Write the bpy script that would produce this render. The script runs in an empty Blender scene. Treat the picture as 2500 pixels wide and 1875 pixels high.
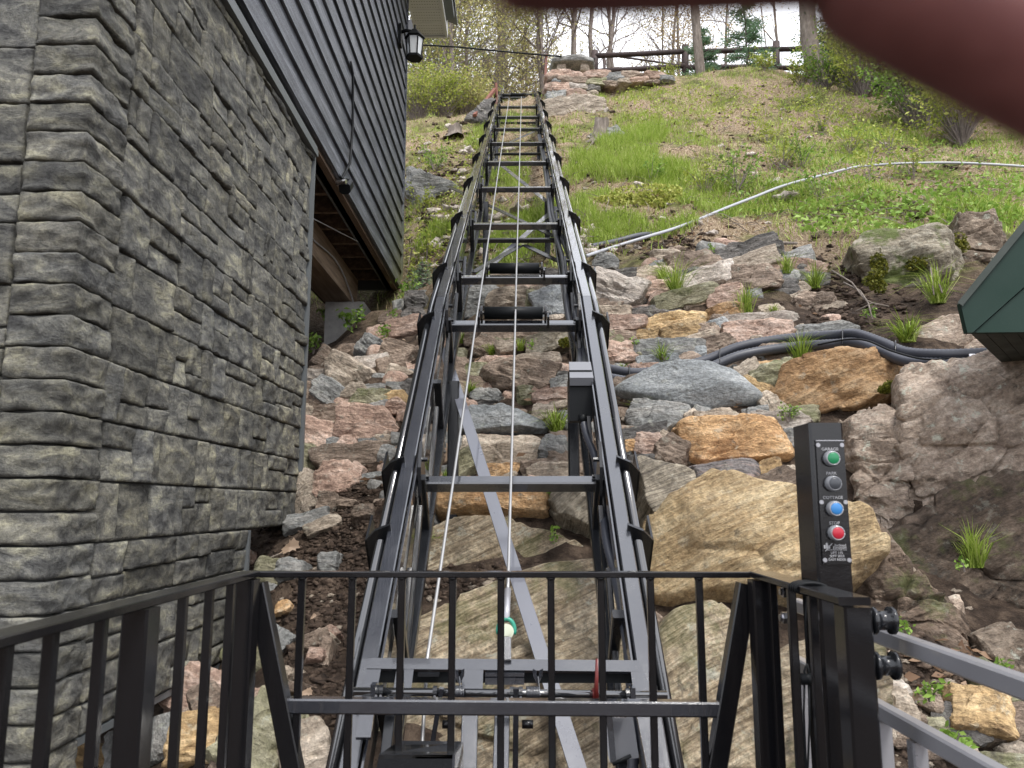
import bpy, bmesh, math, random
import numpy as np
from mathutils import Vector, Matrix, noise as mn
random.seed(7); rng = np.random.default_rng(7)
R = math.radians
S = bpy.context.scene
COL = S.collection
# ---------------------------------------------------------------- camera
F, CU, CV = 1900.0, 1250.0, 937.5
PITCH, YAW = R(8.8), R(0.5)
cam_d = bpy.data.cameras.new('camera'); cam = bpy.data.objects.new('camera', cam_d); COL.objects.link(cam)
cam_d.sensor_width = 36; cam_d.lens = 36 * F / 2500; cam_d.clip_start = 0.01; cam_d.clip_end = 3000
cam.location = (0, 0, 0); cam.rotation_euler = (R(90) + PITCH, 0, YAW)
cam_d.dof.use_dof = True; cam_d.dof.focus_distance = 5.0; cam_d.dof.aperture_fstop = 9.5
S.camera = cam
# ---------------------------------------------------------------- light
SUN_EL, SUN_AZ = R(58), R(150)
w = bpy.data.worlds.new('World'); S.world = w; w.use_nodes = True
nt = w.node_tree; N = nt.nodes; L = nt.links; bg = N['Background']
sky = N.new('ShaderNodeTexSky'); sky.sky_type = 'NISHITA'; sky.sun_disc = False
sky.sun_elevation = SUN_EL; sky.sun_rotation = SUN_AZ; sky.air_density = 1.2; sky.dust_density = 4
mix = N.new('ShaderNodeMixRGB'); mix.inputs[0].default_value = 0.86
nz = N.new('ShaderNodeTexNoise'); nz.inputs['Scale'].default_value = 1.6; nz.inputs['Detail'].default_value = 5
cr = N.new('ShaderNodeValToRGB'); cr.color_ramp.elements[0].position = .3; cr.color_ramp.elements[1].position = .7
cr.color_ramp.elements[0].color = (.66, .68, .74, 1); cr.color_ramp.elements[1].color = (.92, .92, .96, 1)
ml = N.new('ShaderNodeMixRGB'); ml.blend_type = 'MULTIPLY'; ml.inputs[0].default_value = 1; ml.inputs[2].default_value = (10, 10, 10, 1)
L.new(nz.outputs['Fac'], cr.inputs[0]); L.new(cr.outputs[0], ml.inputs[1]); L.new(sky.outputs[0], mix.inputs[1]); L.new(ml.outputs[0], mix.inputs[2])
L.new(mix.outputs[0], bg.inputs['Color']); bg.inputs['Strength'].default_value = 0.12
sd = bpy.data.lights.new('sun', 'SUN'); sd.energy = 1.5; sd.angle = R(14); sd.color = (1, .97, .92)
so = bpy.data.objects.new('sun', sd); COL.objects.link(so)
_dir = Vector((math.sin(SUN_AZ) * math.cos(SUN_EL), math.cos(SUN_AZ) * math.cos(SUN_EL), math.sin(SUN_EL)))
so.rotation_euler = _dir.to_track_quat('Z', 'Y').to_euler()
S.view_settings.view_transform = 'Standard'; S.view_settings.look = 'None'; S.view_settings.gamma = 1
S.view_settings.use_curve_mapping = False; S.view_settings.exposure = 1.2
# ---------------------------------------------------------------- projection helpers
_cp, _sp, _cy, _sy = math.cos(PITCH), math.sin(PITCH), math.cos(YAW), math.sin(YAW)
def ray(U, V):
    a = (U - CU) / F; b = (CV - V) / F
    x, y, z = a, _cp - b * _sp, _sp + b * _cp
    return Vector((x * _cy - y * _sy, x * _sy + y * _cy, z))
def W(U, V, y):
    r = ray(U, V); return r * (y / r.y)
def WX(U, V, x):
    r = ray(U, V); return r * (x / r.x)
def WZ(U, V, z):
    r = ray(U, V); return r * (z / r.z)
def WD(U, V, d): return ray(U, V) * d
def project(p):
    x = p[0] * _cy + p[1] * _sy; y = -p[0] * _sy + p[1] * _cy; z = p[2]
    d = y * _cp + z * _sp; b = -y * _sp + z * _cp
    return CU + F * x / d, CV - F * b / d, d
# ---------------------------------------------------------------- object helpers
def tag(o, label=None, cat=None, group=None, kind=None):
    if label: o['label'] = label
    if cat: o['category'] = cat
    if group: o['group'] = group
    if kind: o['kind'] = kind
    return o
def thing(name, label, cat, loc=(0, 0, 0), group=None):
    o = bpy.data.objects.new(name, None); COL.objects.link(o); o.location = loc; o.empty_display_size = .1
    return tag(o, label, cat, group)
def link(name, me, mat, parent=None, smooth=False, loc=None):
    o = bpy.data.objects.new(name, me); COL.objects.link(o)
    if mat is not None and not me.materials: me.materials.append(mat)
    if parent is not None: o.parent = parent
    if loc is not None: o.location = loc
    if smooth: me.polygons.foreach_set('use_smooth', [True] * len(me.polygons))
    return o
def wloc(o):
    v = Vector((0, 0, 0))
    while o is not None: v += Vector(o.location); o = o.parent
    return v
class MB:
    def __init__(s): s.v = []; s.f = []
    def add(s, vs, fs):
        n = len(s.v); s.v += [tuple(v) for v in vs]; s.f += [tuple(n + i for i in f) for f in fs]; return s
    def box(s, c, sz, ax=None):
        c = Vector(c); X, Y, Z = ax if ax else (Vector((1, 0, 0)), Vector((0, 1, 0)), Vector((0, 0, 1)))
        vs = [c + X * (sz[0] / 2 * i) + Y * (sz[1] / 2 * j) + Z * (sz[2] / 2 * k) for i in (-1, 1) for j in (-1, 1) for k in (-1, 1)]
        return s.add(vs, [(0, 1, 3, 2), (4, 6, 7, 5), (0, 4, 5, 1), (2, 3, 7, 6), (0, 2, 6, 4), (1, 5, 7, 3)])
    def beam(s, p0, p1, w, h, up=(0, 0, 1), c=None):
        """bar of chamfered rectangular section, w across, h along up"""
        p0 = Vector(p0); p1 = Vector(p1); d = (p1 - p0).normalized(); up = Vector(up)
        x = d.cross(up).normalized(); u = x.cross(d).normalized()
        if c is None: c = min(w, h) * .12
        a, b = w / 2, h / 2
        sec = [(a - c, -b), (a, -b + c), (a, b - c), (a - c, b), (-a + c, b), (-a, b - c), (-a, -b + c), (-a + c, -b)]
        vs = [p + x * q[0] + u * q[1] for p in (p0, p1) for q in sec]; n = 8
        fs = [(i, (i + 1) % n, n + (i + 1) % n, n + i) for i in range(n)] + [tuple(range(n - 1, -1, -1)), tuple(range(n, 2 * n))]
        return s.add(vs, fs)
    def tube(s, pts, r, n=8, cap=True):
        pts = [Vector(p) for p in pts]; rs = r if isinstance(r, (list, tuple)) else [r] * len(pts)
        d0 = (pts[1] - pts[0]).normalized(); a = Vector((0, 0, 1)) if abs(d0.z) < .9 else Vector((1, 0, 0))
        x = d0.cross(a).normalized(); base = len(s.v); vs = []
        for i, p in enumerate(pts):
            d = (pts[min(i + 1, len(pts) - 1)] - pts[max(i - 1, 0)]).normalized()
            x = (x - d * x.dot(d)).normalized(); y = d.cross(x)
            for k in range(n):
                t = 2 * math.pi * k / n; vs.append(p + (x * math.cos(t) + y * math.sin(t)) * rs[i])
        fs = [(i * n + k, i * n + (k + 1) % n, (i + 1) * n + (k + 1) % n, (i + 1) * n + k) for i in range(len(pts) - 1) for k in range(n)]
        if cap: fs += [tuple(range(n - 1, -1, -1)), tuple((len(pts) - 1) * n + k for k in range(n))]
        return s.add(vs, fs)
    def prism(s, poly, d):
        """poly: 3D points, extruded by vector d"""
        n = len(poly); d = Vector(d); vs = [Vector(p) for p in poly] + [Vector(p) + d for p in poly]
        nrm = sum(((Vector(poly[i]) - Vector(poly[0])).cross(Vector(poly[(i + 1) % n]) - Vector(poly[0])) for i in range(1, n - 1)), Vector())
        fs = [tuple(range(n)), tuple(range(2 * n - 1, n - 1, -1))] + [(i, i + n, (i + 1) % n + n, (i + 1) % n) for i in range(n)]
        if nrm.dot(d) > 0: fs = [f[::-1] for f in fs]
        return s.add(vs, fs)
    def build(s, name, mat, parent=None, smooth=False):
        o0 = wloc(parent) if parent else Vector((0, 0, 0))
        me = bpy.data.meshes.new(name)
        me.from_pydata([(v[0] - o0.x, v[1] - o0.y, v[2] - o0.z) for v in s.v], [], s.f); me.update()
        return link(name, me, mat, parent, smooth)
def one(kind, *a, **k): m = MB(); getattr(m, kind)(*a, **k); return m
def npmesh(name, verts, tris, attr=None, quads=None):
    me = bpy.data.meshes.new(name); nv = len(verts)
    me.vertices.add(nv); me.vertices.foreach_set('co', np.asarray(verts, np.float32).ravel())
    faces = []
    nt_ = len(tris) if tris is not None else 0; nq = len(quads) if quads is not None else 0
    loops = np.concatenate([np.asarray(tris, np.int32).ravel() if nt_ else np.zeros(0, np.int32), np.asarray(quads, np.int32).ravel() if nq else np.zeros(0, np.int32)])
    me.loops.add(len(loops)); me.loops.foreach_set('vertex_index', loops)
    me.polygons.add(nt_ + nq)
    st = np.concatenate([np.arange(nt_) * 3, nt_ * 3 + np.arange(nq) * 4]).astype(np.int32)
    me.polygons.foreach_set('loop_start', st)
    me.update(calc_edges=True)
    if attr is not None:
        at = me.attributes.new('tint', 'FLOAT', 'POINT'); at.data.foreach_set('value', np.asarray(attr, np.float32))
    return me
# ---------------------------------------------------------------- materials
def mat(name, col=(.5, .5, .5), rough=.6, metal=0.0, spec=.5):
    m = bpy.data.materials.new(name); m.use_nodes = True; b = m.node_tree.nodes['Principled BSDF']
    b.inputs['Base Color'].default_value = (*col, 1); b.inputs['Roughness'].default_value = rough
    b.inputs['Metallic'].default_value = metal; b.inputs['Specular IOR Level'].default_value = spec
    return m
class G:
    """small node-graph helper"""
    def __init__(s, m): s.t = m.node_tree; s.b = s.t.nodes['Principled BSDF']; s.m = m
    def n(s, t, **k):
        x = s.t.nodes.new('ShaderNode' + t)
        for a, v in k.items(): setattr(x, a, v)
        return x
    def l(s, a, b): s.t.links.new(a, b)
    def coord(s, scale=(1, 1, 1), rnd=True, rot=(0, 0, 0)):
        tc = s.n('TexCoord'); mp = s.n('Mapping'); mp.inputs['Scale'].default_value = scale; mp.inputs['Rotation'].default_value = rot
        s.l(tc.outputs['Object'], mp.inputs['Vector'])
        if rnd:
            oi = s.n('ObjectInfo'); mu = s.n('Math', operation='MULTIPLY'); mu.inputs[1].default_value = 53.0
            s.l(oi.outputs['Random'], mu.inputs[0]); s.l(mu.outputs[0], mp.inputs['Location'])
        return mp.outputs[0]
    def noise(s, vec, scale, detail=5, rough=.6, dist=0):
        x = s.n('TexNoise'); x.inputs['Scale'].default_value = scale; x.inputs['Detail'].default_value = detail
        x.inputs['Roughness'].default_value = rough; x.inputs['Distortion'].default_value = dist
        s.l(vec, x.inputs['Vector']); return x.outputs['Fac']
    def ramp(s, fac, stops):
        r = s.n('ValToRGB'); e = r.color_ramp.elements
        while len(e) < len(stops): e.new(.5)
        for i, (p, c) in enumerate(stops):
            e[i].position = p; e[i].color = (*c, 1) if len(c) == 3 else c
        s.l(fac, r.inputs[0]); return r.outputs[0]
    def mix(s, fac, a, b, mode='MIX'):
        x = s.n('MixRGB', blend_type=mode)
        for i, v in ((0, fac), (1, a), (2, b)):
            if isinstance(v, (int, float)): x.inputs[i].default_value = v if i == 0 else (v, v, v, 1)
            elif isinstance(v, tuple): x.inputs[i].default_value = (*v, 1)
            else: s.l(v, x.inputs[i])
        return x.outputs[0]
    def bump(s, h, strength=.5, dist=.01, prev=None):
        x = s.n('Bump'); x.inputs['Strength'].default_value = strength; x.inputs['Distance'].default_value = dist
        s.l(h, x.inputs['Height'])
        if prev: s.l(prev, x.inputs['Normal'])
        return x.outputs[0]
    def col(s, c): s.l(c, s.b.inputs['Base Color'])
    def nor(s, c): s.l(c, s.b.inputs['Normal'])
    def rough(s, c): s.l(c, s.b.inputs['Roughness'])
def g3(v): return (v, v, v)
def m_paint(name, col, r0=.12, r1=.34, metal=0, bumps=.25, dust=.02, coat=0.0, spec=.5):
    m = mat(name, col, .2, metal, spec); g = G(m); v = g.coord((1, 1, 1))
    n1 = g.noise(v, 5, 6, .6); n2 = g.noise(v, 60, 3, .7); n3 = g.noise(v, 350, 2)
    g.rough(g.ramp(n1, [(.35, g3(r0)), (.7, g3(r1))]))
    d = g.ramp(n3 if dust < .04 else n2, [(.6, (0, 0, 0)), (.78, g3(dust * 4))])
    g.col(g.mix(d, col, (.25, .23, .2)))
    g.nor(g.bump(n1, bumps * .4, .01, g.bump(n3, bumps, .0008)))
    m.node_tree.nodes['Principled BSDF'].inputs['Coat Weight'].default_value = coat
    return m
M = {}
M['black'] = m_paint('gloss_black_paint', (.006, .006, .007), .07, .22, bumps=.2, dust=.004)
M['track'] = m_paint('track_black_paint', (.010, .011, .013), .14, .3, bumps=.3, dust=.01)
M['track2'] = m_paint('track_worn_paint', (.018, .020, .026), .07, .32, bumps=.55, dust=.02, coat=1.0, spec=1.0)
M['tube'] = m_paint('tube_paint', (.012, .013, .015), .05, .14, bumps=.1, dust=.004, coat=1.0, spec=1.0)
M['galv'] = m_paint('grey_steel', (.30, .30, .32), .25, .42, metal=.35, bumps=.3, coat=.4)
M['bright'] = m_paint('bright_steel', (.62, .62, .64), .2, .35, metal=1)
M['wire'] = m_paint('wire_rope', (.34, .34, .34), .35, .55, metal=.6)
M['plastic'] = mat('dark_plastic', (.008, .009, .010), .45, spec=.12)
M['greybox'] = mat('grey_lid', (.16, .165, .18), .35)
M['red'] = mat('red_paint', (.12, .014, .012), .4)
M['greensteel'] = mat('green_shackle', (.02, .22, .15), .35)
M['cream'] = mat('zinc_washer', (.55, .58, .45), .3, .4)
M['rust'] = m_paint('rust_steel', (.17, .06, .038), .5, .8)
M['white'] = mat('white_print', (.34, .34, .35), .5)
M['pvc'] = m_paint('pale_pvc', (.34, .35, .38), .35, .5)
def m_conduit():
    m = mat('corrugated_conduit', (.045, .048, .06), .38); g = G(m); return m
M['conduit'] = m_conduit()
def m_rock(name, stops, band=9.0, lich=.35, moss=0.0, speck=.6, rot=0.0, stretch=2.2, fine=.4):
    m = mat(name, (.3, .3, .3), .78, spec=.35); g = G(m)
    v = g.coord((stretch, band, stretch), True, (0, 0, rot)); v2 = g.coord((1, 1, 1), True)
    n1 = g.noise(v, 1.6, 8, .62, .35); n2 = g.noise(v2, 45, 5, .75); n3 = g.noise(v2, 5.5, 5, .6, .8); n4 = g.noise(v, 5, 5, .7)
    c = g.ramp(g.mix(fine, n1, n4), stops)
    c = g.mix(g.ramp(n3, [(.42, (0, 0, 0)), (.62, g3(.45))]), c, stops[0][1])
    c = g.mix(speck, c, g.ramp(n2, [(.36, g3(.25)), (.5, g3(.5)), (.62, g3(.78))]), 'OVERLAY')
    if lich:
        nl = g.noise(v2, 13, 6, .7); c = g.mix(g.ramp(nl, [(.58, (0, 0, 0)), (.66, g3(lich))]), c, (.42, .43, .36))
        ns = g.noise(v2, 9, 5, .7, .6); c = g.mix(g.ramp(ns, [(.60, (0, 0, 0)), (.70, g3(.7))]), c, (.045, .042, .036))
    if moss:
        nm = g.noise(v2, 3.2, 6, .7); c = g.mix(g.ramp(nm, [(.52, (0, 0, 0)), (.6, g3(moss))]), c, (.075, .10, .02))
    oi = g.n('ObjectInfo'); hv = g.n('HueSaturation'); mr = g.n('MapRange'); mr.inputs[3].default_value = .95; mr.inputs[4].default_value = 1.5
    g.l(oi.outputs['Random'], mr.inputs[0]); g.l(mr.outputs[0], hv.inputs['Value']); g.l(c, hv.inputs['Color']); g.col(hv.outputs[0])
    b = g.bump(n4, 1.0, .035); b = g.bump(n3, .5, .02, b); b = g.bump(n2, .9, .012, b); g.nor(b)
    return m
def st(a, b, c): return [(.37, a), (.49, b), (.60, c)]
RK = {
 'grey': m_rock('gneiss_grey', st((.10, .10, .095), (.20, .205, .20), (.31, .30, .28))),
 'blue': m_rock('gneiss_bluegrey', st((.15, .16, .165), (.21, .225, .23), (.30, .31, .31)), band=5),
 'tan': m_rock('gneiss_tan', st((.16, .13, .10), (.33, .275, .215), (.50, .43, .35))),
 'pale': m_rock('gneiss_pale', st((.22, .19, .165), (.42, .37, .32), (.56, .51, .46))),
 'pink': m_rock('granite_pink', st((.17, .11, .085), (.35, .245, .19), (.47, .365, .305)), band=6),
 'brown': m_rock('gneiss_brown', st((.085, .062, .048), (.19, .145, .11), (.33, .26, .205))),
 'ochre': m_rock('gneiss_ochre', st((.17, .11, .055), (.36, .25, .125), (.50, .37, .21)), band=7),
 'orange': m_rock('gneiss_orange', st((.20, .11, .05), (.40, .25, .125), (.52, .37, .22)), band=6),
 'dark': m_rock('gneiss_dark', st((.045, .042, .04), (.10, .095, .09), (.19, .175, .16))),
 'olive': m_rock('gneiss_olive', st((.09, .085, .05), (.20, .19, .12), (.30, .28, .20)), moss=.4),
 'mossy': m_rock('gneiss_mossy', st((.10, .085, .06), (.22, .19, .14), (.33, .30, .24)), moss=.9),
 'strip': m_rock('gneiss_banded', st((.07, .06, .05), (.27, .235, .18), (.42, .37, .29)), band=24, stretch=1.1, fine=.6),
 'pinkband': m_rock('gneiss_pink_banded', [(.38, (.075, .07, .075)), (.5, (.22, .20, .19)), (.6, (.45, .27, .22))], band=16, stretch=1.0),
 'bed': m_rock('bedrock_banded', [(.38, (.085, .062, .038)), (.48, (.26, .205, .135)), (.60, (.43, .365, .265))], band=20, stretch=1.3, lich=.55, moss=.35, speck=.85, fine=.45),
 'bedor': m_rock('bedrock_ochre', st((.17, .115, .06), (.36, .265, .145), (.50, .40, .25)), band=10, stretch=1.6, lich=.25, fine=.5),
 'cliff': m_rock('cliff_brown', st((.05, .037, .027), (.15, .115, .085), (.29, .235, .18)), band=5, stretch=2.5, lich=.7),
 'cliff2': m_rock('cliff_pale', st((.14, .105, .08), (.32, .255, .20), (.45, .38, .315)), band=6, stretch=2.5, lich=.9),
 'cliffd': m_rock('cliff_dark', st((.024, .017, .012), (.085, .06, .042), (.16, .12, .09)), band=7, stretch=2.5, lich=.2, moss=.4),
}
# ================================================================ ground
BY = np.array([-400, -20, -6, 0, 2, 2.8, 3.6, 4.1, 5, 6.8, 7.8, 10.5, 14.5, 16, 20, 60, 400.])
BZ = np.array([-12, -9, -5, -2.2, -1.25, -.92, -.40, -.08, .55, 1.9, 2.6, 4.75, 7.75, 8.7, 9.3, 11, 15.])
CP = [(700,1350,4),(650,1700,3),(600,1660,3.6),(800,950,6),(900,850,7),(900,760,8),(1000,600,9.5),(1010,450,12),(1050,330,15),(1120,300,16.5),
 (1600,1000,5.2),(1650,700,6.6),(1700,590,7.8),(2000,750,6),(2000,950,5),(1900,1300,4),(1700,1500,3.5),(1600,1800,3),(2300,900,4.9),(2300,1200,4.3),
 (2350,1500,3.75),(2350,1750,3.2),(2200,620,6.8),(2400,500,8),(2300,400,10),(2100,300,13),(2100,250,16),(2400,350,12),(1900,212,18.5),(1700,208,18.5),
 (1500,250,15.5),(1700,400,10.8),(1900,500,8.8),(1420,182,17.5),(1600,300,13.8),(2000,400,11),(2450,1000,4.5),(2500,800,5.5),(2150,1700,3.1),(1450,500,8.9),(1350,300,13.9)]
P3 = [tuple(W(*c)) for c in CP] + [(-1.9, 8.4, 1.55), (-1.9, 6, .3), (-1.7, 4.5, -.5), (-1.42, 4.3, -.66), (-1.4, 3.3, -1.0), (-1.6, 3.8, -.95), (-2.5, 5, -.9), (-2.5, 3, -1.3), (-3, 10, 2.6), (-1.5, 2, -1.5), (3.5, 22, 11.2), (8, 22, 11.2), (13, 20, 11), (3, 26, 11.3), (8, 27, 11.3), (6, 17, 10.2), (9, 14, 8.6)]
P3 = np.array(P3); _res = P3[:, 2] - np.interp(P3[:, 1], BY, BZ)
def _kern(d): return np.exp(-d / 2.6)
_K = _kern(np.hypot(P3[:, None, 0] - P3[None, :, 0], P3[:, None, 1] - P3[None, :, 1])) + np.eye(len(P3)) * .03
_wt = np.linalg.solve(_K, _res)
def h0(x, y):
    x = np.atleast_1d(np.asarray(x, float)); y = np.atleast_1d(np.asarray(y, float)); sh = x.shape; x = x.ravel(); y = y.ravel()
    z = np.interp(y, BY, BZ); d = np.hypot(x[:, None] - P3[None, :, 0], y[:, None] - P3[None, :, 1])
    return (z + _kern(d) @ _wt).reshape(sh)
xs = np.concatenate([[-900, -300, -100, -50, -30, -20, -14], np.arange(-9, 14.01, .11), [16, 20, 30, 50, 100, 300, 900]])
ys = np.concatenate([[-900, -200, -60, -20, -8, -3], np.arange(0, 24.01, .11), [26, 29, 33, 40, 60, 100, 300, 1200]])
GX, GY = np.meshgrid(xs, ys, indexing='ij'); GZ = h0(GX, GY)
_bump = np.zeros_like(GZ)
for i in range(len(xs)):
    for j in range(len(ys)):
        x, y = xs[i], ys[j]
        if -9.2 < x < 14.2 and -.1 < y < 24.2: _bump[i, j] = .16 * mn.noise((x * .9, y * .9, 3)) + .11 * mn.noise((x * 2.3, y * 2.3, 9)) + .05 * mn.noise((x * 6, y * 6, 1)) * (1.6 if y > 8 else 1)
GZ = GZ + _bump
def hgt(x, y):
    i = int(np.clip(np.searchsorted(xs, x) - 1, 0, len(xs) - 2)); j = int(np.clip(np.searchsorted(ys, y) - 1, 0, len(ys) - 2))
    a = (x - xs[i]) / (xs[i + 1] - xs[i]); b = (y - ys[j]) / (ys[j + 1] - ys[j])
    return (GZ[i, j] * (1 - a) + GZ[i + 1, j] * a) * (1 - b) + (GZ[i, j + 1] * (1 - a) + GZ[i + 1, j + 1] * a) * b
def hgtv(x, y):
    x = np.asarray(x); y = np.asarray(y)
    i = np.clip(np.searchsorted(xs, x) - 1, 0, len(xs) - 2); j = np.clip(np.searchsorted(ys, y) - 1, 0, len(ys) - 2)
    a = (x - xs[i]) / (xs[i + 1] - xs[i]); b = (y - ys[j]) / (ys[j + 1] - ys[j])
    return (GZ[i, j] * (1 - a) + GZ[i + 1, j] * a) * (1 - b) + (GZ[i, j + 1] * (1 - a) + GZ[i + 1, j + 1] * a) * b
def hit(U, V, lift=0.0, y0=1.5):
    r = ray(U, V); r = r / r.y; y = y0
    while y < 40:
        if r.z * y < hgt(r.x * y, y) + lift: break
        y += .05
    lo, hi = y - .05, y
    for _ in range(8):
        m = (lo + hi) / 2
        if r.z * m < hgt(r.x * m, m) + lift: hi = m
        else: lo = m
    return r * hi
def gnormal(x, y, e=.35):
    return Vector((-(hgt(x + e, y) - hgt(x - e, y)) / (2 * e), -(hgt(x, y + e) - hgt(x, y - e)) / (2 * e), 1)).normalized()
nx, ny = GX.shape; idx = np.arange(nx * ny).reshape(nx, ny)
quads = np.stack([idx[:-1, :-1], idx[1:, :-1], idx[1:, 1:], idx[:-1, 1:]], -1).reshape(-1, 4)
m = mat('hillside_soil', (.1, .08, .06), .95, spec=.2); g = G(m); v = g.coord((1, 1, 1), False)
na = g.noise(v, 1.1, 6, .65); nb = g.noise(v, 9, 6, .7); nc = g.noise(v, 48, 5, .75)
soil = g.ramp(nb, [(.36, (.022, .015, .011)), (.5, (.052, .036, .026)), (.62, (.11, .08, .058))])
lit = g.ramp(nc, [(.36, (.07, .046, .03)), (.5, (.26, .19, .12)), (.62, (.50, .41, .30))])
gre = g.ramp(nb, [(.38, (.05, .045, .018)), (.55, (.13, .15, .04)), (.68, (.27, .28, .09))])
hill = g.mix(g.ramp(na, [(.47, (0, 0, 0)), (.60, (1, 1, 1))]), lit, gre)
tc = g.n('TexCoord'); sx = g.n('SeparateXYZ'); g.l(tc.outputs['Object'], sx.inputs[0])
zr = g.n('MapRange'); zr.inputs[1].default_value = 1.6; zr.inputs[2].default_value = 2.9; g.l(sx.outputs['Z'], zr.inputs[0])
g.col(g.mix(zr.outputs[0], soil, hill)); g.nor(g.bump(nb, .8, .08, g.bump(nc, .9, .02)))
ground = link('ground', npmesh('ground', np.stack([GX, GY, GZ], -1).reshape(-1, 3), None, quads=quads), m, smooth=True)
tag(ground, kind='structure')

# ================================================================ rocks
def _ico(sub):
    bm = bmesh.new(); bmesh.ops.create_icosphere(bm, subdivisions=sub, radius=1); bm.verts.ensure_lookup_table()
    v = np.array([x.co[:] for x in bm.verts]); f = np.array([[q.index for q in p.verts] for p in bm.faces]); bm.free()
    return v / np.linalg.norm(v, axis=1)[:, None], f
ICO = {k: _ico(k) for k in (3, 4, 5, 6, 7)}
RS = random.Random(11)
def rock_mesh(outline, thick, back, sub=4, rough=.05, strata=.04, planes=7, k=14, seed=0, slant=.3, crack=0, crackd=.03):
    """outline: convex-ish polygon (local x,y about 0); thick: how far the face stands out along +z; back: depth along -z"""
    rs = random.Random(seed); n = len(outline); pl = []
    area = sum(outline[i][0] * outline[(i + 1) % n][1] - outline[(i + 1) % n][0] * outline[i][1] for i in range(n))
    if area < 0: outline = outline[::-1]
    size = math.sqrt(abs(area) / 2)
    for i in range(n):
        a = Vector((*outline[i], 0)); b = Vector((*outline[(i + 1) % n], 0)); e = b - a
        if e.length < 1e-4: continue
        nn = Vector((e.y, -e.x, 0)).normalized(); d = max(nn.dot(a), size * .12); t = rs.uniform(-.12, slant)
        q = Vector((nn.x, nn.y, t)).normalized(); pl.append((q, d * q.dot(nn)))
    pl.append((Vector((rs.uniform(-.12, .12), rs.uniform(-.15, .15), 1)).normalized(), thick))
    for _ in range(planes):
        a = rs.uniform(0, 6.283); t = rs.uniform(.25, .9); q = Vector((math.cos(a) * t, math.sin(a) * t, 1)).normalized()
        ext = max(q.x * o[0] + q.y * o[1] for o in outline)
        pl.append((q, max(ext * rs.uniform(.7, .9) + thick * q.z * rs.uniform(.6, .85), thick * .4)))
    pl.append((Vector((0, 0, -1)), back))
    v, f = ICO[sub]
    ex = max(abs(o[0]) for o in outline); ey = max(abs(o[1]) for o in outline); sc = np.array([ex, ey, (thick + back) * .6])
    d = v * sc; d = d / np.linalg.norm(d, axis=1)[:, None]
    q = np.array([p[0][:] for p in pl]); dd = np.array([p[1] for p in pl])
    rr = np.maximum(d @ q.T / dd[None, :], 0); r = (rr ** k).sum(1) ** (-1 / k); co = d * r[:, None]
    amp = rough * size; o = rs.uniform(0, 99); s1 = 2.2 / size; fy = rs.uniform(5, 8) / size ** .6 / 1.2; la = strata * size * .8; sl = rs.uniform(-.25, .25)
    for i in range(len(co)):
        x, y, z = co[i]
        a = mn.fractal((x * s1 + o, y * s1, z * s1), 1.0, 2.1, 4) * amp
        q_ = y * fy + sl * x * fy + 1.3 * mn.noise((x * s1 * .7 + o, y * s1 * .7, z * s1 * .7)); w_ = mn.noise((x * s1 * .9, y * s1 * 1.6 + o, 3.3)) + .35
        b = ((q_ % 1.0) - .5) * la * max(0, min(1, w_ * 2))
        b += abs(mn.noise((x * s1 * 1.4, y * s1 * 2.6 + o, z * s1))) * -strata * size * .8
        if crack:
            dd_ = mn.voronoi((x * crack + .3 * a, y * crack * 1.7, z * crack * .6 + o))[0]; e_ = dd_[1] - dd_[0]
            if e_ < .09: b -= (.09 - e_) * 11 * crackd
        co[i] += d[i] * (a + b)
    me = npmesh('rock', co, f); me.polygons.foreach_set('use_smooth', np.full(len(f), sub > 6)); return me
def rand_outline(w, h, rs):
    a, b = w / 2, h / 2; u = rs.uniform
    p = [(-a * u(.85, 1), -b * u(.8, 1)), (a * u(.85, 1), -b * u(.8, 1)), (a * u(.8, 1), b * u(.7, 1)), (-a * u(.8, 1), b * u(.7, 1))]
    out = []
    for i, q in enumerate(p):
        if rs.random() < .5:
            c = u(.15, .55); n_, l_ = p[(i + 1) % 4], p[i - 1]; out += [(q[0] + (l_[0] - q[0]) * c * .5, q[1] + (l_[1] - q[1]) * c), (q[0] + (n_[0] - q[0]) * c * .5, q[1] + (n_[1] - q[1]) * c)]
        else: out.append(q)
    return sorted(out, key=lambda p: math.atan2(p[1] / b, p[0] / a))
def frame_at(P, ang=0, tilt=None):
    nrm = gnormal(P.x, P.y, .5); view = (-P).normalized()
    nrm = (nrm * .45 + view * .55 + Vector((0, 0, -.05)) if tilt is None else nrm * (1 - tilt) + view * tilt).normalized()
    X = (Vector((1, 0, 0)) - nrm * nrm.x).normalized(); Y = nrm.cross(X)
    c, s = math.cos(ang), math.sin(ang)
    return Matrix((X * c + Y * s, Y * c - X * s, nrm)).transposed()
_sc = [0]
def put_rock(name, me, P, rot, mt, parent):
    me.materials.append(mt); o = bpy.data.objects.new(name, me); COL.objects.link(o)
    m4 = rot.to_4x4(); m4.translation = P - (wloc(parent) if parent else Vector())
    if parent: o.parent = parent
    o.matrix_local = m4; return o
def stone(U, V, w, h, ang, kind, parent, out=.35, sub=4, lift=.04, name='stone', thick=None):
    _sc[0] += 1; sd_ = _sc[0] * 17; rs = random.Random(sd_)
    P = hit(U, V, lift); dep = P.length; s = dep / F; wm, hm = w * s * 1.30, h * s * 1.50
    t = thick if thick is not None else max(min(wm, hm) * out * rs.uniform(.75, 1.35), .03)
    big = wm > .55
    me = rock_mesh(rand_outline(wm, hm, rs), t, max(min(wm, hm) * .8, .08), 5 if big or w > 95 else sub, rough=.06, strata=.075, planes=rs.choice([2, 3, 4]), k=rs.choice([40, 60, 80]), seed=sd_)
    return put_rock(name, me, P, frame_at(P, R(ang)), RK[kind], parent)
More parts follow.
